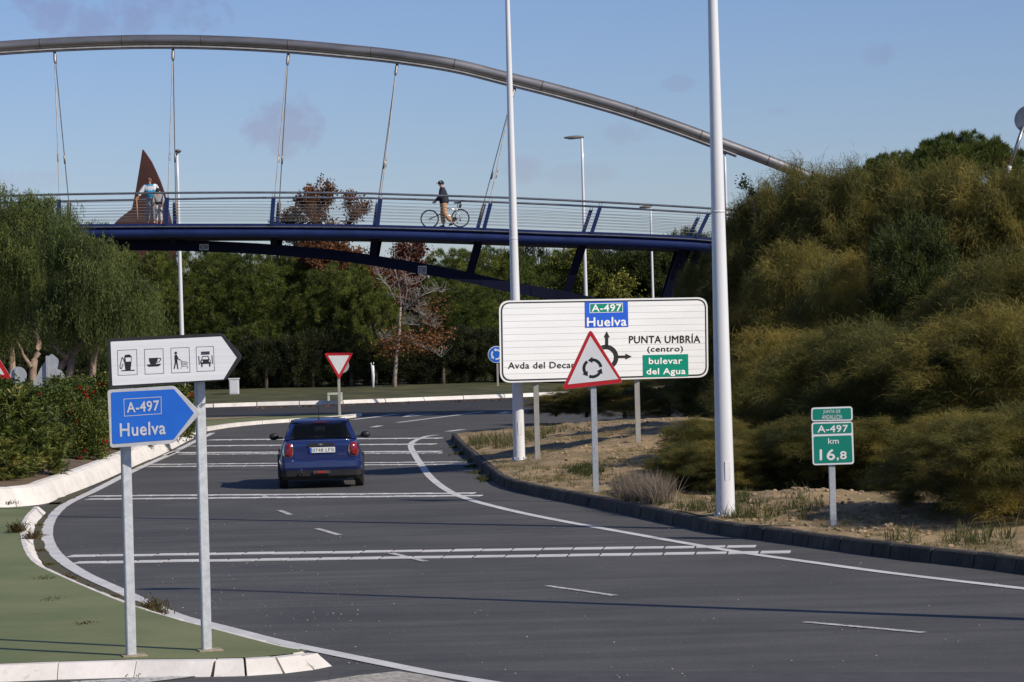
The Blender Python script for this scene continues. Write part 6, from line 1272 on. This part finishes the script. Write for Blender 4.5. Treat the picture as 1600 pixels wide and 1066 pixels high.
grass_patch('shrub_foot_grass', [g(u, v, 1.4, .3) for u, v in [(1040, 790), (1070, 792), (1100, 796), (1165, 798), (1190, 798), (1210, 796), (1250, 795), (1160, 790), (1090, 795)]], 2400, .05, .28, grass_m, .35, .22, .010)
grass_patch('kerb_corner_grass', [g(u, v, .8, .25) for u, v in [(1420, 848), (1450, 850), (1480, 852), (1510, 856), (1540, 858), (1570, 860), (1600, 862), (1560, 845), (1520, 842)]], 3000, .02, .09, grass_m, .72, .28, .008)
grass_patch('stalky_weeds', [g(u, v, .3, .25) for u, v in [(1403, 838), (1415, 842), (1428, 842), (1490, 845), (1504, 842), (1512, 838), (1522, 842), (1545, 838), (1560, 835), (1575, 838), (1590, 832)]], 300, .12, .34, grass_m, .5, .22, .014, lean=.25)
fl = lambda x, y: .012
grass_patch('gutter_weeds', [(*gp(u, v).xy, .35) for u, v in [(57, 838), (62, 862), (75, 884), (95, 903), (130, 918), (60, 822), (170, 935)]], 1600, .02, .07, weed_m, .6, .25, .010, lean=.9, zf=fl, sx=.12, sy=.3)
for u, v, nn_, hh, z_ in [(28, 832, 420, .16, .13), (50, 843, 220, .14, .12), (238, 955, 380, .13, .06), (245, 960, 160, .1, .06), (392, 1047, 180, .06, .0), (304, 1052, 120, .05, .0), (205, 1056, 90, .05, .0), (108, 906, 120, .08, .05), (470, 1042, 60, .05, 0), (18, 789, 60, .1, .13), (70, 905, 40, .05, .13), (130, 975, 40, .04, .13), (80, 938, 30, .04, .13), (22, 1057, 90, .05, .0), (86, 1057, 90, .05, .0)]:
    p = gp(u, v, z_); P = np.array([[p.x, p.y, z_]]*nn_)+rnd(nn_, 3)*np.array([.07, .09, 0]); D = rnd(nn_, 3)*.6; D[:, 2] = np.abs(D[:, 2])+.4; me = mesh_np('weed', *blades(P+np.abs(rnd(nn_, 3))*np.array([0, 0, hh*.35]), D, hh*(.3+.5*RNG.random(nn_)), .014, .6, 2, np.clip(.5+.25*rnd(nn_), 0, 1), .6), weed_m)
    link('weed_tuft', me, None, None, kind='stuff')
grass_patch('straw_grass', [g(u, v, 1.4) for u, v in [(800, 730), (850, 715), (900, 700), (880, 745), (940, 735), (960, 700), (1000, 720), (1040, 740), (930, 770), (1050, 770), (1180, 805), (1250, 808), (1340, 815), (1400, 830)]], 15000, .02, .13, grass_m, .82, .16, .007, lean=.9)
grass_patch('gutter_grass', [(*gp(u, v).xy, .3) for u, v in [(742, 740), (752, 748), (736, 730), (728, 722), (712, 700), (718, 710), (760, 752)]], 1500, .03, .12, grass_m, .3, .2, .011, zf=lambda x, y: .01)
mb = MB()
for _ in range(900):
    c_ = random.choice([(2.0, 58, 2), (3.5, 68, 2), (2, 62, 1.5), (4.3, 45, 1), (5.4, 42, .8), (3, 75, 2)]); x = c_[0]+random.gauss(0, .55*c_[2]); y = c_[1]+random.gauss(0, 2.2*c_[2])
    if verge_t(x, y) > .15:
        s_ = random.uniform(.012, .05); bmesh.ops.create_icosphere(mb.bm, subdivisions=1, radius=s_, matrix=Matrix.Translation((x, y, vz(x, y)+s_*.2)) @ Matrix.Rotation(random.random()*6, 4, 'Z') @ Matrix.Diagonal((1.3, .9, .6, 1)))
mb.build('soil_clods', mat('soil clod', (.20, .13, .075), .95, col2=(.42, .31, .20), vscale=.9), kind='stuff')
# grit and small stones on the asphalt
n_ = 380; P = []
for _ in range(n_):
    u, v = (random.uniform(90, 560), random.uniform(800, 1020)) if random.random() < .55 else (random.uniform(200, 1600), random.uniform(820, 1060))
    p = gp(u, v, 0); P.append((p.x, p.y, .006))
mb = MB()
for x, y, z in P:
    s = random.uniform(.004, .012); bmesh.ops.create_icosphere(mb.bm, subdivisions=1, radius=s, matrix=Matrix.Translation((x, y, z)) @ Matrix.Diagonal((1, random.uniform(.7, 1.3), .6, 1)))
mb.build('grit', mat('pale grit', (.30, .28, .25), .9, var=.7, vscale=.8), kind='stuff')
# fallen leaf clump by the kerb and dry leaves along the far gutter
p = gp(1160, 838, .0); n_ = 120; me = mesh_np('fallen_leaves', *leaves(np.array([[p.x, p.y, .03]]*n_)+np.abs(rnd(n_, 3))*np.array([.07, .07, .03]), rnd(n_, 3), .09, .07, RNG.random(n_)), aut_m); link('fallen_leaves', me, None, None, kind='stuff')
n_ = 260; us = RNG.random(n_)*500+380; P = np.array([gp(u, 632.5-(u-540)*.0345+RNG.random()*2.2, .01) for u in us]); me = mesh_np('fallen_leaves', *leaves(P+np.array([0, 0, .02]), rnd(n_, 3)*np.array([1, 1, .25]), .10, .08, RNG.random(n_)), aut_m); link('fallen_leaves', me, None, None, kind='stuff')
